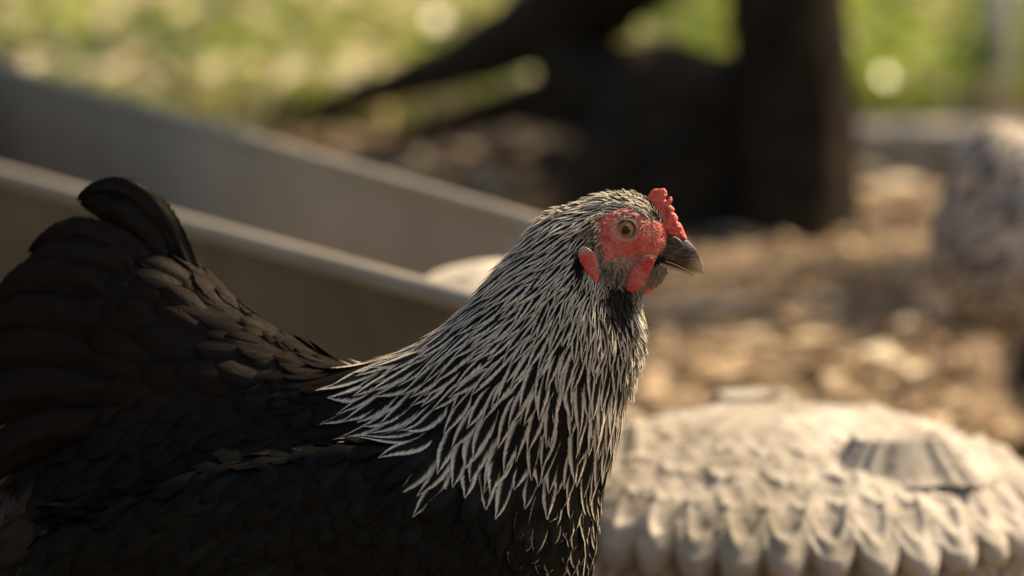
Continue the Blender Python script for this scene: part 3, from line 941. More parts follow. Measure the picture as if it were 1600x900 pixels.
# bristles and small hair feathers round the face
def scatter_px(pts_poly, n, dirxy, L, W, edge, lift, jit=0.4, h0=-0.0002, both=True, wprof='lance', nseg=4):
    poly = np.asarray(pts_poly, float); lo, hi = poly.min(0), poly.max(0)
    out = []
    for side in ((-1, 1) if both else (-1,)):
        q = rng.uniform(lo, hi, (n * 6, 2)); q = q[poly_sd(poly, q[:, 0], q[:, 1]) < 0][:n]
        y = head_side(q[:, 0], q[:, 1], side)
        P = W3(q[:, 0], q[:, 1], y)
        m = len(P)
        D = np.tile(np.array([dirxy[0], 0, -dirxy[1]], float), (m, 1))
        out.append(grow(sdf, P, D, np.full(m, L * S) * rng.uniform(0.6, 1.3, m), np.full(m, W * S), np.full(m, edge) * rng.uniform(0.3, 1.7, m),
                        np.full(m, lift * 0.001) * rng.uniform(0.5, 1.6, m), nseg=nseg, ncr=2, h0=h0, jit=jit, wprof=wprof, twist=0.8))
    return out
br = []
br += scatter_px([(932,392),(950,406),(972,413),(988,420),(980,430),(966,446),(950,440),(940,420)], 170, (-.5, .5), 19, 2.6, 0.45, 2.6, h0=0.0006)
br += scatter_px([(930,338),(944,330),(940,350),(942,380),(934,392),(926,370)], 70, (-.7, .4), 15, 3.2, 0.4, 2.6, h0=0.0004)
br += scatter_px([(940,395),(985,400),(1000,412),(985,425),(955,415)], 60, (.9, .35), 24, 1.2, 0.1, 3.5)
br += scatter_px([(904,360),(930,352),(936,372),(940,392),(928,400),(906,390)], 220, (-.35, .9), 20, 3.0, 0.55, 1.6)
br += scatter_px([(1012,412),(1032,412),(1050,420),(1040,434),(1020,446),(1004,448)], 150, (.35, .9), 13, 2.0, 0.25, 2.0)
br += scatter_px([(1000,318),(1016,316),(1028,340),(1034,362),(1022,362),(1010,340)], 90, (.2, -.9), 16, 2.0, 0.15, 2.0)
br += scatter_px([(945,332),(1000,330),(1035,355),(1038,390),(1020,430),(990,450),(975,400),(950,390)], 130, (-.6, .5), 8, 0.7, 0.0, 2.4, h0=0.0006)
tuft = scatter_px([(862,328),(900,312),(925,312),(905,330),(870,350)], 30, (-1, .25), 34, 8, 0.28, 4.0, jit=.3)
tuft += scatter_px([(990,474),(1000,480),(1004,520),(998,580),(980,600),(984,520)], 130, (.25, .95), 44, 9, 0.25, 3.8, jit=.35, nseg=6)
tuft += scatter_px([(960,302),(1005,300),(1014,312),(960,316)], 40, (-1, -.1), 22, 6, 0.28, 3.0, jit=.35)
feather_obj("neck_tuft", tuft, M_hackle, hen)
feather_obj("face_bristles", br, M_bristle, hen)

# legs (below the frame, but the hen stands on them)
def tube(pts, rads, n=12):
    P = np.array(pts, float); V, Q = [], []
    tg = norm(np.gradient(P, axis=0))
    ref = np.array([0.13, 0.97, 0.21])
    for i, (p, t, r) in enumerate(zip(P, tg, rads)):
        a = np.cross(t, ref); a /= np.linalg.norm(a); b = np.cross(t, a)
        for k in range(n):
            th = 2 * math.pi * k / n
            V.append(p + r * (math.cos(th) * a + math.sin(th) * b))
    for i in range(len(P) - 1):
        for k in range(n):
            Q.append((i * n + k, i * n + (k + 1) % n, (i + 1) * n + (k + 1) % n, (i + 1) * n + k))
    c0 = len(V); V.append(P[0]); V.append(P[-1])
    for k in range(n):
        Q.append((c0, (k + 1) % n, k)); m = (len(P) - 1) * n
        Q.append((c0 + 1, m + k, m + (k + 1) % n))
    return V, Q

def join(parts):
    V, Q = [], []
    for v, q in parts:
        o = len(V); V += [tuple(x) for x in v]; Q += [tuple(i + o for i in f) for f in q]
    return V, Q

def make_legs(root, bx, by, topz, sc_=1.0, dirx=1.0):
    for s in (-1, 1):
        x = bx + s * 0.012; y = by + s * 0.045 * sc_
        th = tube([(x + .01 * dirx, y, topz), (x - .005 * dirx, y, topz * .75), (x - 0.02 * dirx, y, topz * .55)], [.036 * sc_, .024 * sc_, .010 * sc_])
        mesh_obj("thigh", th[0], th[1], M_fluffbase, root)
        parts = [tube([(x - 0.02 * dirx, y, topz * .60), (x - .008 * dirx, y, topz * .3), (x, y, 0.014)], [.0078, .0062, .0072])]
        for a, ln in ((0.0, .065), (0.55, .052), (-0.55, .052), (math.pi - .25, .028)):
            dx, dy = dirx * math.cos(a), math.sin(a)
            parts.append(tube([(x, y, .014), (x + dx * ln * .35, y + dy * ln * .35, .012), (x + dx * ln * .75, y + dy * ln * .75, .0065), (x + dx * ln, y + dy * ln, .004), (x + dx * (ln + .012), y + dy * (ln + .012), .0015)], [.006, .0052, .0046, .003, .0008]))
        v, q = join(parts)
        mesh_obj("leg", v, q, M_leg, root)
M_fluffbase = M_body
make_legs(hen, float(W3(560, 900)[0]), 0.02, 0.16)

# ------------------------------------------------------------------ ground
def grid_sheet(name, xs, ys, zf, mat, kind='structure'):
    X, Y = np.meshgrid(xs, ys, indexing='ij'); Z = zf(X, Y)
    V = np.stack([X, Y, Z], -1).reshape(-1, 3)
    m = len(ys); i = np.arange(len(xs) - 1)[:, None] * m + np.arange(m - 1)[None]
    q = np.stack([i, i + m, i + m + 1, i + 1], -1).reshape(-1, 4)
    o = mesh_obj(name, V, q, mat); o["kind"] = kind
    return o
def axis(fine_lo, fine_hi, step, far):
    a = np.arange(fine_lo, fine_hi + step / 2, step)
    o = np.geomspace(step * 2, far, 30)
    return np.concatenate([(fine_lo - o)[::-1], a, fine_hi + o])
def gz(X, Y):
    P = np.stack([X, Y, 0 * X], -1)
    near = np.exp(-(np.hypot(X, Y - 2) / 9) ** 4)
    return near * (0.012 * vnoise(P.reshape(-1, 3), 2.2, 4).reshape(X.shape) + 0.007 * vnoise(P.reshape(-1, 3), 9.0, 5).reshape(X.shape)) - 0.008
grid_sheet("ground", axis(-4, 4, 0.06, 600), axis(-3, 9, 0.06, 600), gz, M_ground)

# litter: dry leaves, straw, bark chips
def shards(n, xr, yr, size, cols, zoff=0.004, name="leaf_litter", tall=0.0, seed=1):
    r = np.random.default_rng(seed)
    x = r.uniform(*xr, n); y = r.uniform(*yr, n)
    z = gz(x, y) + zoff
    a = r.uniform(0, 6.28, n); L = size * r.uniform(0.5, 1.5, n); Wd = L * r.uniform(0.15, 0.6, n)
    dx, dy = np.cos(a), np.sin(a); tl = r.uniform(-0.35, 0.35, n) * L; t2 = r.uniform(0, 0.5, n) * Wd
    c = np.stack([x, y, z], 1); u = np.stack([dx * L, dy * L, tl], 1) / 2; w = np.stack([-dy * Wd, dx * Wd, t2], 1) / 2
    up = np.stack([0 * x, 0 * x, np.abs(tl) / 2 + 0.002], 1)
    V = np.stack([c - u, c - w + up, c + u, c + w + up], 1) + 0
    Q = np.arange(n * 4).reshape(n, 4)
    cl = np.array(cols)[r.integers(0, len(cols), n)] * r.uniform(0.7, 1.3, (n, 1))
    o = mesh_obj(name, V.reshape(-1, 3), Q, M_litter, smooth=False, attrs={"colv": np.zeros(n * 4)})
    colattr(o, np.repeat(cl, 4, 0))
    tag(o, kind='stuff', label="dry leaves and straw bits strewn over the brown earth", cat="leaf litter")
    return o
def colattr(o, C):
    a = o.data.color_attributes.new("col", 'FLOAT_COLOR', 'POINT')
    C4 = np.ones((len(C), 4), np.float32); C4[:, :3] = C
    a.data.foreach_set("color", C4.ravel())
shards(26000, (-2.2, 2.4), (-0.6, 6.0), 0.035, [(0.40, 0.28, 0.17), (0.28, 0.18, 0.10), (0.15, 0.095, 0.055), (0.62, 0.48, 0.32), (0.09, 0.058, 0.036)])

o = shards(1000, (-1.6, 2.2), (0.3, 4.6), 0.085, [(0.46, 0.35, 0.23), (0.36, 0.25, 0.15), (0.62, 0.51, 0.36), (0.22, 0.145, 0.09)], zoff=0.012, name="fallen_leaves", seed=8)
tag(o, label="bigger curled dry leaves lying on the litter", cat="fallen leaves")
o = shards(700, (-2.2, 0.3), (3.9, 8.0), 0.11, [(0.60, 0.50, 0.32), (0.50, 0.46, 0.22), (0.70, 0.60, 0.42)], zoff=0.09, name="dry_stalks", seed=9)
tag(o, label="pale dry leaves and stalks caught in the grass behind the trough", cat="dry stalks")
# grass beyond the bare earth
def grass(n, xr, yr, seed, name="grass"):
    r = np.random.default_rng(seed)
    x = r.uniform(*xr, n); y = yr[0] + (yr[1] - yr[0]) * r.random(n) ** 1.15
    P = np.stack([x, y, 0 * x], 1)
    pat = vnoise(P, 1.6, 8); pat2 = vnoise(P, 3.4, 9)
    edge_ = yr[0] + 0.35 + 0.3 * vnoise(P, 2.5, 6) + np.where(x < 0.1, -0.0, 0.45)
    keep = y > edge_
    x, y, pat, pat2 = x[keep], y[keep], pat[keep], pat2[keep]; n = len(x)
    h = r.uniform(0.04, 0.12, n) * (1 + 0.5 * pat2); w = r.uniform(0.004, 0.010, n)
    a = r.uniform(0, 6.28, n); ln = r.uniform(0.1, 0.7, n) * h; b = r.uniform(0, 6.28, n)
    z = gz(x, y)
    c = np.stack([x, y, z], 1); u = np.stack([np.cos(a) * w, np.sin(a) * w, 0 * x], 1)
    lean = np.stack([np.cos(b) * ln, np.sin(b) * ln, 0 * x], 1); up = np.stack([0 * x, 0 * x, h], 1)
    V = np.stack([c - u, c + u, c + u * .8 + lean * .35 + up * .55, c - u * .8 + lean * .35 + up * .55, c + lean + up], 1)
    i = np.arange(n)[:, None] * 5
    Q = np.concatenate([i + np.array([[0, 1, 2]]), i + np.array([[0, 2, 3]]), i + np.array([[3, 2, 4]])])
    g1 = np.array([0.27, 0.34, 0.05]); g2 = np.array([0.13, 0.18, 0.04]); dry = np.array([0.60, 0.49, 0.31])
    t = np.clip(0.5 + 0.5 * pat + r.normal(0, 0.25, n), 0, 1)[:, None]
    left = np.clip((0.5 - x) / 0.9, 0, 1)
    dr = (r.random(n) < (0.08 + 0.62 * left * np.clip(0.6 + 0.6 * pat2, 0, 1)))[:, None]
    cl = np.where(dr, dry, g1 * t + g2 * (1 - t)) * r.uniform(0.75, 1.25, (n, 1))
    o = mesh_obj(name, V.reshape(-1, 3), Q, M_grass, smooth=False)
    colattr(o, np.repeat(cl, 5, 0))
    tag(o, kind='stuff', label="sunlit green and dry grass beyond the bare earth", cat="grass")
grass(150000, (-3.6, 4.2), (3.7, 10.5), 5)

def weeds(n, seed):
    r = np.random.default_rng(seed)
    cx = r.uniform(-2.4, 2.8, n); cy = 4.2 + 5.0 * r.random(n) ** 1.2
    V, C = [], []
    for x, y in zip(cx, cy):
        k = r.integers(5, 12); hh = r.uniform(.06, .22)
        base = np.array([0.30, 0.36, 0.06]) if r.random() < .6 else (np.array([0.10, .16, .03]) if r.random() < .6 else np.array([0.55, 0.45, 0.26]))
        for q in range(k):
            a = r.uniform(0, 6.28); L = r.uniform(.03, .08); p = np.array([x + r.normal(0, .03), y + r.normal(0, .03), hh * r.random() + .01])
            d = np.array([math.cos(a), math.sin(a), r.uniform(-.2, .9)]); d /= np.linalg.norm(d)
            w = np.cross(d, r.normal(size=3)); w /= np.linalg.norm(w)
            V += [p, p + d * L * .5 + w * L * .3, p + d * L, p + d * L * .5 - w * L * .3]
            C += [base * r.uniform(.7, 1.3)] * 4
    o = mesh_obj("weeds", np.array(V), np.arange(len(V)).reshape(-1, 4), M_weed, smooth=False); colattr(o, np.array(C))
    tag(o, kind='stuff', label="broad leaved weeds catching the sun among the grass", cat="weeds")
M_weed = leafy("broad weed leaf", 0.4, 0.34)
weeds(1300, 4)

# ------------------------------------------------------------------ trees, stump, limbs
def bark_tube(pts, rads, n=40, seg=8, amp=0.10, seed=1, fl=0):
    P = np.array(pts, float); t = np.linspace(0, len(P) - 1, (len(P) - 1) * seg + 1)
    C, Rr = [], []
    for x in t:
        i = int(min(x, len(P) - 2)); f = x - i
        p0 = P[max(i - 1, 0)]; p1 = P[i]; p2 = P[i + 1]; p3 = P[min(i + 2, len(P) - 1)]
        C.append(0.5 * ((2 * p1) + (-p0 + p2) * f + (2 * p0 - 5 * p1 + 4 * p2 - p3) * f * f + (-p0 + 3 * p1 - 3 * p2 + p3) * f ** 3))
        Rr.append(rads[i] * (1 - f) + rads[i + 1] * f)
    V, Q = tube(C, Rr, n)
    V = np.array(V); C = np.array(C)
    k = np.repeat(np.arange(len(C)), n)
    d = V[:len(k)] - C[k]; rr = np.array(Rr)[k]
    th = np.tile(2 * math.pi * np.arange(n) / n, len(C))
    m = 1 + amp * (vnoise(V[:len(k)] * np.array([1, 1, .4]), 5 / max(rads[0], .05), seed) + 0.6 * vnoise(V[:len(k)] * np.array([1, 1, .25]), 16 / max(rads[0], .05), seed + 1))
    V[:len(k)] = C[k] + d * m[:, None]
    return V.tolist(), Q

def leaves(centres, radii, per, size, seed):
    r = np.random.default_rng(seed); V, C = [], []
    for c, R in zip(centres, radii):
        n = int(per * (R / 0.5) ** 2)
        d = norm(r.normal(size=(n, 3))); p = np.array(c) + d * (R * r.random(n)[:, None] ** 0.45) * np.array([1, 1, .6])
        a = norm(r.normal(size=(n, 3)) + np.array([0, 0, .2])); b = norm(np.cross(a, r.normal(size=(n, 3))))
        L = size * r.uniform(.6, 1.3, (n, 1))
        V.append(np.stack([p - a * L / 2, p - b * L * .28, p + a * L / 2, p + b * L * .28], 1).reshape(-1, 3))
        C.append(np.repeat(np.array([0.07, 0.12, 0.025]) * r.uniform(.6, 1.5, (n, 1)), 4, 0))
    V = np.concatenate(V); return V, np.arange(len(V)).reshape(-1, 4), np.concatenate(C)

def tree(x, y, r0, hgt, lean, label, crown, seed, mat=M_bark, rtop=0.6):
    t = empty("tree", (x, y, 0), label, "tree")
    pts = [(x, y, -0.05), (x + lean[0] * .01, y + lean[1] * .01, .12), (x + lean[0] * .03, y + lean[1] * .03, .6), (x + lean[0] * .5, y + lean[1] * .5, hgt * .55), (x + lean[0], y + lean[1], hgt)]
    V, Q = bark_tube(pts, [r0 * 1.35, r0 * 1.05, r0 * .92, r0 * .8, r0 * rtop], seed=seed)
    mesh_obj("trunk", V, Q, mat, t)
    top = np.array(pts[-1]); parts = []
    for c, R in crown:
        c = np.array(c); m1 = top * .6 + c * .4 + np.array([0, 0, .15])
        parts.append(bark_tube([tuple(top - np.array([0, 0, .3])), tuple(m1), tuple(c)], [r0 * .42, r0 * .25, .012], n=10, seg=5, seed=seed + 3))
    v, q = join(parts); mesh_obj("limbs", v, q, mat, t)
    V, Q, C = leaves([c for c, R in crown], [R for c, R in crown], 1000, .085, seed)
    o = mesh_obj("crown", V, Q, M_leaf, t, smooth=False); colattr(o, C)
    return t
rc = np.random.default_rng(21)
crown1 = []
for k in range(54):
    yy = rc.uniform(3.15, 6.6); xx = rc.uniform(1.2, 5.0)
    crown1.append(((xx, yy, rc.uniform(2.8, 4.0)), rc.uniform(.18, .36)))
TX, TY = 0.397, 2.84
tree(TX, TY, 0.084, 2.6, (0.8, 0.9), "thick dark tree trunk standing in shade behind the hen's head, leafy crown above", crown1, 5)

shade_crown = [((rc.uniform(0.5, 5.8), rc.uniform(6.6, 10.6), rc.uniform(3.0, 4.2)), rc.uniform(.16, .30)) for k in range(18)]  # unseen leaf clumps added to dapple the grass with shade
tree(2.6, 10.5, 0.09, 2.6, (0.6, -0.3), "unseen far tree added so its leaves shade the grass, its trunk above the photo's top edge", shade_crown, 8)

# stump with a broad dark root mass
st = empty("tree_stump", (0.16, 2.95, 0), "broad dark stump at the foot of the tree, left of the upright trunk", "tree stump")
V, Q = bark_tube([(0.24, 3.0, -.05), (0.24, 3.0, .05), (0.23, 3.0, .12), (0.20, 3.0, .19), (0.17, 3.0, .235)], [.21, .175, .15, .10, .04], amp=.16, seed=9)
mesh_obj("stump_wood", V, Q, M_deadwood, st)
V, Q = join([bark_tube([(.18, 2.95, .1), (.02, 2.75, .03), (-.06, 2.6, -.01)], [.06, .04, .015], n=16, seed=3)])
mesh_obj("root", V, Q, M_deadwood, st)

def limb(label, px_pts, rads, seed):
    pts = [tuple(W3(a, b, Y)) for a, b, Y in px_pts]
    V, Q = bark_tube(pts, rads, n=18, seg=8, seed=seed, amp=.12)
    o = mesh_obj("fallen_branch", V, Q, M_deadwood); return tag(o, label, "branch", "dead branches against the stump")
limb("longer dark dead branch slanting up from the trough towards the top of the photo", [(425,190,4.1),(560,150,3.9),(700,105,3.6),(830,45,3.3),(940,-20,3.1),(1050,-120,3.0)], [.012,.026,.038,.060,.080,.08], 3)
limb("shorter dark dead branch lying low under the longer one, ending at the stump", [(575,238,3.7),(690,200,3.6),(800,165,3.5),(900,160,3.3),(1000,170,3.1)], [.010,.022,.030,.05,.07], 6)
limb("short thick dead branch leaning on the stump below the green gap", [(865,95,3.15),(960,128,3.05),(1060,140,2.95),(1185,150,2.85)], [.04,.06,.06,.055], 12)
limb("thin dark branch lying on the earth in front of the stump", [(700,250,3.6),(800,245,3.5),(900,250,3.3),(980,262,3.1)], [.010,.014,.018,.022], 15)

# timber edging and post at the right
def box(lo, hi, bev=0.004):
    lo, hi = np.array(lo), np.array(hi)
    V = [(x, y, z) for x in (lo[0], hi[0]) for y in (lo[1], hi[1]) for z in (lo[2], hi[2])]
    Q = [(0, 1, 3, 2), (4, 6, 7, 5), (0, 4, 5, 1), (2, 3, 7, 6), (0, 2, 6, 4), (1, 5, 7, 3)]
    return V, Q
def bevel(o, w, seg=3):
    b = o.modifiers.new("Bevel", 'BEVEL'); b.width = w; b.segments = seg
e0 = W3(1310, 216, 3.98)
V, Q = box((0.50, 3.86, -0.02), (1.75, 4.02, 0.032))
o = mesh_obj("timber_edging", V, Q, M_timber, smooth=False); bevel(o, .01)
tag(o, "pale timber beam edging the green grass behind the tree", "timber beam")
pst = W3(1565, 190, 4.3)
V, Q = tube([(pst[0], 4.35, -.05), (pst[0], 4.35, .3), (pst[0] - .01, 4.35, .7), (pst[0] - .01, 4.35, 1.3)], [.028, .027, .026, .025], 24)
o = mesh_obj("post", V, Q, M_postm); tag(o, "slim pale grey post standing in the grass at the right edge", "post")

# ------------------------------------------------------------------ trough
RZ = 0.28
def rimpt(px, py, z=RZ):
    Yg = None
    a = (px - 800) / FPX; b = (450 - py) / FPX
    d = np.array([a, cp + b * sp_, -sp_ + b * cp]); t = (z - CAMZ) / d[2]
    return np.array([0, CAMY, CAMZ]) + d * t
nl = rimpt(-150, 232); nr = rimpt(985, 541); fl_ = rimpt(-150, 62); fr = rimpt(905, 372)
trough = empty("trough", tuple(((nl + nr + fl_ + fr) / 4 * np.array([1, 1, 0]))), "long grey metal trough with rolled rim standing behind the hen", "trough")
def rrect(A, B, C, D, rad, n=8):
    """rounded quadrilateral loop A-B-C-D"""
    P = [A, B, C, D]; out = []
    for i in range(4):
        p, q, r = P[i - 1], P[i], P[(i + 1) % 4]
        a = q + (p - q) / np.linalg.norm(p - q) * rad; c = q + (r - q) / np.linalg.norm(r - q) * rad
        for k in range(n + 1):
            t = k / n
            out.append((1 - t) ** 2 * a + 2 * t * (1 - t) * q + t * t * c)
    return np.array(out)
def dense(Lp, m=6):
    out = []
    for i in range(len(Lp)):
        a, b = Lp[i], Lp[(i + 1) % len(Lp)]
        k = max(1, int(np.linalg.norm(b - a) / 0.06))
        for j in range(k): out.append(a + (b - a) * j / k)
    return np.array(out)
loop = dense(rrect(nl, nr, fr, fl_, 0.06))
cen = loop.mean(0)
def scaled(f, z, inset=0.0):
    d = loop - cen; ln = np.linalg.norm(d[:, :2], axis=1, keepdims=True)
    q = cen + d * np.maximum(1 - f / np.maximum(ln, .05), .1)
    ax_ = (nr + fr - nl - fl_)[:2]; ln2 = np.linalg.norm(ax_); ax_ = ax_ / ln2
    t_ = ((loop - (nl + fl_) / 2)[:, :2] @ ax_) / ln2
    q[:, :2] -= ax_ * (inset * np.clip((t_ - .5) / .5, 0, 1) ** 1.0)[:, None]
    q[:, 2] = z; return q
def loft(loops, close=False):
    n = len(loops[0]); V = np.concatenate(loops); Q = []
    for i in range(len(loops) - 1):
        for k in range(n): Q.append((i * n + k, i * n + (k + 1) % n, (i + 1) * n + (k + 1) % n, (i + 1) * n + k))
    if close: Q.append(tuple((len(loops) - 1) * n + k for k in range(n)))
    return V, Q
V, Q = loft([scaled(.012, RZ - .005), scaled(.014, RZ - .018, .05), scaled(.018, RZ - .035, .18), scaled(.025, RZ - .08, .38), scaled(.04, RZ - .15, .60), scaled(.07, RZ - .18, .66)], True)
mesh_obj("basin", V, Q, M_trough, trough)
V, Q = loft([scaled(.008, RZ - .005), scaled(.010, RZ - .03, .05), scaled(.014, RZ - .05, .17), scaled(.021, RZ - .095, .37), scaled(.036, RZ - .165, .58), scaled(.045, -.01, .66)], False)
mesh_obj("outer_wall", V, Q, M_trough_shade, trough)
# rolled rim: torus-like sweep along the loop
n = len(loop); k2 = 12; V, Q = [], []
for i in range(n):
    t = loop[(i + 1) % n] - loop[i - 1]; t /= np.linalg.norm(t); o_ = np.array([t[1], -t[0], 0])
    for k in range(k2):
        a = 2 * math.pi * k / k2
        V.append(loop[i] + .0092 * (math.cos(a) * o_ + math.sin(a) * np.array([0, 0, 1])))
for i in range(n):
    for k in range(k2): Q.append((i * k2 + k, i * k2 + (k + 1) % k2, ((i + 1) % n) * k2 + (k + 1) % k2, ((i + 1) % n) * k2 + k))
mesh_obj("rim", V, Q, M_trough, trough)

hp = W3(783, 418, 0.70)  # heap added only to give a bright spot; its real cause is unknown
M_heap = simple("pale grain", (0.40, 0.34, 0.27), (0.58, 0.51, 0.41), 120, .9, .6, .004)
def heap_fn(P):
    q = P - (hp + np.array([0, 0, -.055])); q = q / np.array([.085, .075, .062])
    return (np.sqrt((q ** 2).sum(1)) - 1) * .06 + .0045 * vnoise(P, 70, 3)
V, Q = nets(heap_fn, hp - np.array([.11, .10, .14]), hp + np.array([.11, .10, .04]), .005)
o = mesh_obj("bright_heap", V, Q, M_heap); tag(o, "bright spot built as an added heap of pale grain at the trough's end, just behind the hen's neck", "filler")

# ------------------------------------------------------------------ ornate cast stone bowl, upside down
BC = np.array([(1240 - 800) / FPX * 2.5, 0.50, 0.0]); BR = 0.206; BZ = 0.134; NS = 38
bowl = empty("stone_bowl", tuple(BC), "upturned cast stone bowl with scalloped rim and ribbed feet at lower right", "stone bowl")
def frac(x): return x - np.floor(x)
nth = NS * 14
rs = np.concatenate([np.linspace(0.0, .30, 8), np.linspace(.32, 1.0, 74)])
th = np.linspace(0, 2 * math.pi, nth, endpoint=False)
Rg, Tg = np.meshgrid(rs, th, indexing='ij')
prof = 0.058 * (1 - Rg ** 2.0)
P3 = np.stack([Rg * np.cos(Tg), Rg * np.sin(Tg), 0 * Rg], -1).reshape(-1, 3)
n1 = vnoise(P3, 14, 3).reshape(Rg.shape); n2_ = vnoise(P3, 34, 4).reshape(Rg.shape); n3_ = vnoise(P3, 70, 5).reshape(Rg.shape)
rel = 0.0030 * n1 + 0.0024 * n2_ + 0.0014 * n3_
def petals(r0, r1, cnt, ph, amp):
    f = frac(cnt * Tg / (2 * math.pi) + ph) * 2 - 1
    s = (Rg - r0) / (r1 - r0)
    se = 1 - 0.42 * f ** 2
    s2 = s / se
    inside = (s2 >= 0) & (s2 < 1)
    shape = (1 - f ** 2 * .75) * (0.25 + 0.75 * np.clip(s2, 0, 1)) * amp - 0.35 * amp * np.exp(-(f / .12) ** 2) * s2
    hollow = -0.6 * amp * np.exp(-((s2 - .62) / .2) ** 2) * (1 - f ** 2)
    return np.where(inside, shape + hollow, 0)
rel += petals(.30, .50, NS / 2, 0, .003) + petals(.46, .68, NS / 2, .5, .0035) + petals(.62, .83, NS, .0, .0035)
f = frac(NS * Tg / (2 * math.pi) + .5) * 2 - 1
s = np.clip((Rg - .78) / .22, 0, 1)
cupr = .955 - .135 * f ** 2
rel += .0036 * (1 + .35 * vnoise(P3, 22, 9).reshape(Rg.shape)) * np.exp(-((Rg - cupr) / .026) ** 2) + .004 * np.exp(-((1 - np.abs(f)) / .22) ** 2) * s
rel -= .0038 * np.exp(-((Rg - .885) / .038) ** 2 - (f / .55) ** 2)
jit_ = vnoise(np.stack([np.cos(Tg) * 9, np.sin(Tg) * 9, 0 * Tg], -1).reshape(-1, 3), 1.2, 7).reshape(Rg.shape)
Rr = Rg * (1 - s ** 2 * (.06 * f ** 2 + .012 * jit_))
Xb = BC[0] + BR * Rr * np.cos(Tg); Yb = BC[1] + BR * Rr * np.sin(Tg); Zb = BZ + prof + rel - 0.010 * s ** 2 * (1 - .8 * f ** 2)
# under lip and skirt
L1 = []
lipz = Zb[-1]; fe = f[-1]
for (rf, dz) in ((1.004, -.005), (.992, -.012), (.965, -.014), (.945, -.014)):
    rr = BR * Rr[-1] * rf; L1.append(np.stack([BC[0] + rr * np.cos(th), BC[1] + rr * np.sin(th), lipz + dz - (.003 * (1 - fe ** 2))], -1))
g = frac(NS * th / (2 * math.pi) + .5) * 2 - 1
for z_, rf in ((.108, .925), (.096, .922), (.08, .918), (.05, .915), (.02, .92), (-.01, .93)):
    gro = -0.011 * np.exp(-((1 - np.abs(g)) / .16) ** 2) - .005 * np.exp(-(g / .12) ** 2) + .004 * (1 - g ** 2)
    wob = .003 * vnoise(np.stack([np.cos(th) * 8, np.sin(th) * 8, th * 0 + z_ * 60], -1), 1.3, 2)
    rr = BR * rf + gro + wob
    L1.append(np.stack([BC[0] + rr * np.cos(th), BC[1] + rr * np.sin(th), th * 0 + z_], -1))
V = np.concatenate([np.stack([Xb, Yb, Zb], -1)] + [a[None] for a in L1], 0)
nr_ = V.shape[0]; i = np.arange(nr_ - 1)[:, None] * nth; j = np.arange(nth)[None]; j2 = (j + 1) % nth
q = np.stack([i + j, i + nth + j, i + nth + j2, i + j2], -1).reshape(-1, 4)
mesh_obj("dome", V.reshape(-1, 3), q, M_stone, bowl)

def foot(az_deg, r, bz, w=.098, hgt=.038, face=None):
    a = math.radians(az_deg); c = BC + np.array([math.cos(a) * r, math.sin(a) * r, bz]); a = a if face is None else math.radians(face)
    out = np.array([math.cos(a), math.sin(a), 0]); side = np.array([-math.sin(a), math.cos(a), 0]); up = np.array([0, 0, 1])
    V, Q = [], []
    nu, nv = 60, 14
    # lofted flared block: rings from base to top, ribbed all round
    ring = 96
    for k in range(nv + 1):
        t = k / nv
        sc2 = 1.0 - .46 * t ** .75
        for m in range(ring):
            ph = 2 * math.pi * m / ring
            cx = math.copysign(abs(math.cos(ph)) ** .55, math.cos(ph)); sy_ = math.copysign(abs(math.sin(ph)) ** .55, math.sin(ph))
            rib = 1 + .09 * math.cos(ph * 16) * (1 - .4 * t)
            V.append(c + side * (w / 2 * 1.12 * sc2 * cx * rib) + out * (.030 * sc2 * sy_ * rib - .010 * t) + up * (hgt * t - .012 + 0.0015 * math.sin(ph * 3 + az_deg)))
    for k, sc3 in ((0, .93), (1, .7), (2, .3)):
        for m in range(ring):
            p = np.array(V[nv * ring + m]); cc = c + up * (hgt - .012 - (.003 if k else -.001) - .0015 * k) - out * .010
            V.append(cc + (p - cc) * sc3 * np.array([1, 1, 0]) + 0)
    tot = nv + 4
    for k in range(tot - 1):
        for m in range(ring):
            Q.append((k * ring + m, k * ring + (m + 1) % ring, (k + 1) * ring + (m + 1) % ring, (k + 1) * ring + m))
    Q.append(tuple((tot - 1) * ring + m for m in range(ring)))
    mesh_obj("foot", np.array(V), Q, M_stone, bowl)
def topz(rf): return BZ + .058 * (1 - rf ** 2.0)
foot(-53, BR * .60, topz(.60) + .003, .106, .029, -84)
foot(95, BR * .80, topz(.80) + .002, .092, .032)
foot(188, BR * .70, topz(.72) + .003)

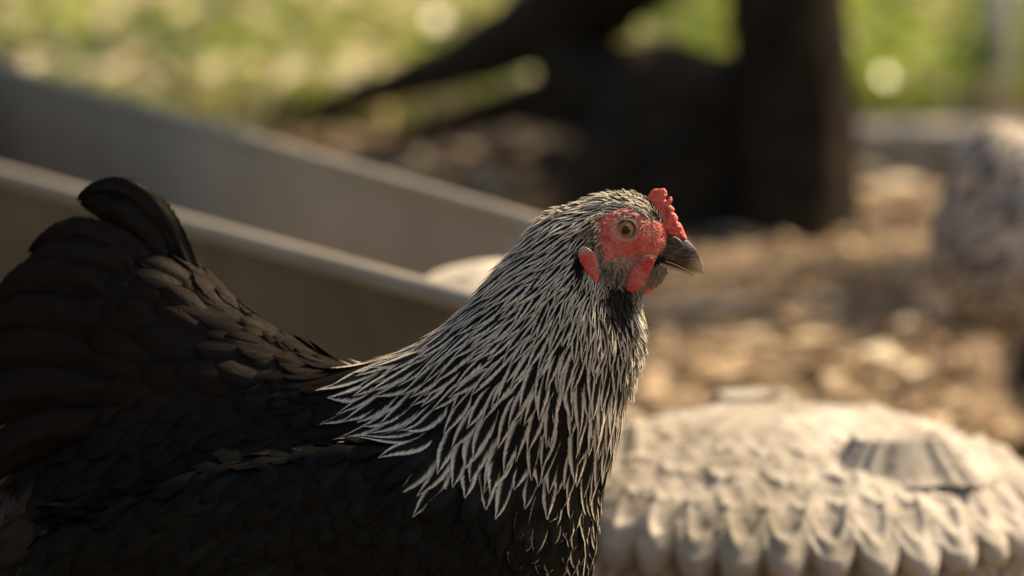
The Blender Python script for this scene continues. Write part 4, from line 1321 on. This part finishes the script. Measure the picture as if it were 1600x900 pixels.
# ------------------------------------------------------------------ second bird, far right
PR2 = []
def cone2(a, b, ra, rb, sy, k=.02): PR2.append((np.array(a), np.array(b), ra, rb, sy, k))
HX, HY = 0.477, 1.28
cone2((HX + .02, HY, .205), (HX + .12, HY + .05, .215), .088, .085, .9)
cone2((HX + .02, HY, .215), (HX - .005, HY - .01, .275), .080, .050, .9)
cone2((HX + .15, HY + .06, .25), (HX + .21, HY + .08, .36), .055, .028, .9)
cone2((HX + .21, HY + .08, .37), (HX + .235, HY + .09, .38), .026, .020, .8, .01)
cone2((HX + .06, HY + .0, .07), (HX + .06, HY, .17), .050, .062, .9)
def sdf2(P):
    r = None
    for A, B, ra, rb, sy, k in PR2:
        ba = B - A; t = np.clip(((P - A) @ ba) / (ba @ ba), 0, 1); q = P - A - t[:, None] * ba; q[:, 1] /= sy
        d = np.sqrt((q ** 2).sum(1)) - (ra + (rb - ra) * t); r = d if r is None else smin(r, d, k)
    return r
hen2 = empty("hen", (HX + .05, HY, 0), "pale grey speckled hen standing out of focus at the right edge", "hen")
M_down2 = simple("grey down", (0.36, 0.28, 0.22), (0.66, 0.55, 0.45), 60, .85, .4, .003)
V2, Q2 = nets(sdf2, (HX - .12, HY - .14, .06), (HX + .28, HY + .2, .42), .006)
mesh_obj("body", V2, Q2, M_down2, hen2)
P = surf_samples(V2, Q2, 1500); n = len(P)
D = np.tile(np.array([-.75, 0, -.65]), (n, 1))
p = grow(sdf2, P, D, np.full(n, .032), np.full(n, .018), rng.choice([.25, .5, 1.2], n, p=[.5, .25, .25]), np.full(n, .004), nseg=5, ncr=2, wprof='round', jit=.3)
feather_obj("plumage", [p], M_speck, hen2)
make_legs(hen2, HX + .05, HY, .13, .8)
V, Q = tube([(HX + .245, HY + .093, .383), (HX + .262, HY + .1, .379), (HX + .275, HY + .105, .372)], [.009, .006, .001], 12)
mesh_obj("beak", V, Q, M_nostril, hen2)
V, Q = tube([(HX + .21, HY + .08, .385), (HX + .225, HY + .087, .412), (HX + .245, HY + .093, .40)], [.004, .006, .003], 10)
mesh_obj("comb", V, Q, M_wattle, hen2)
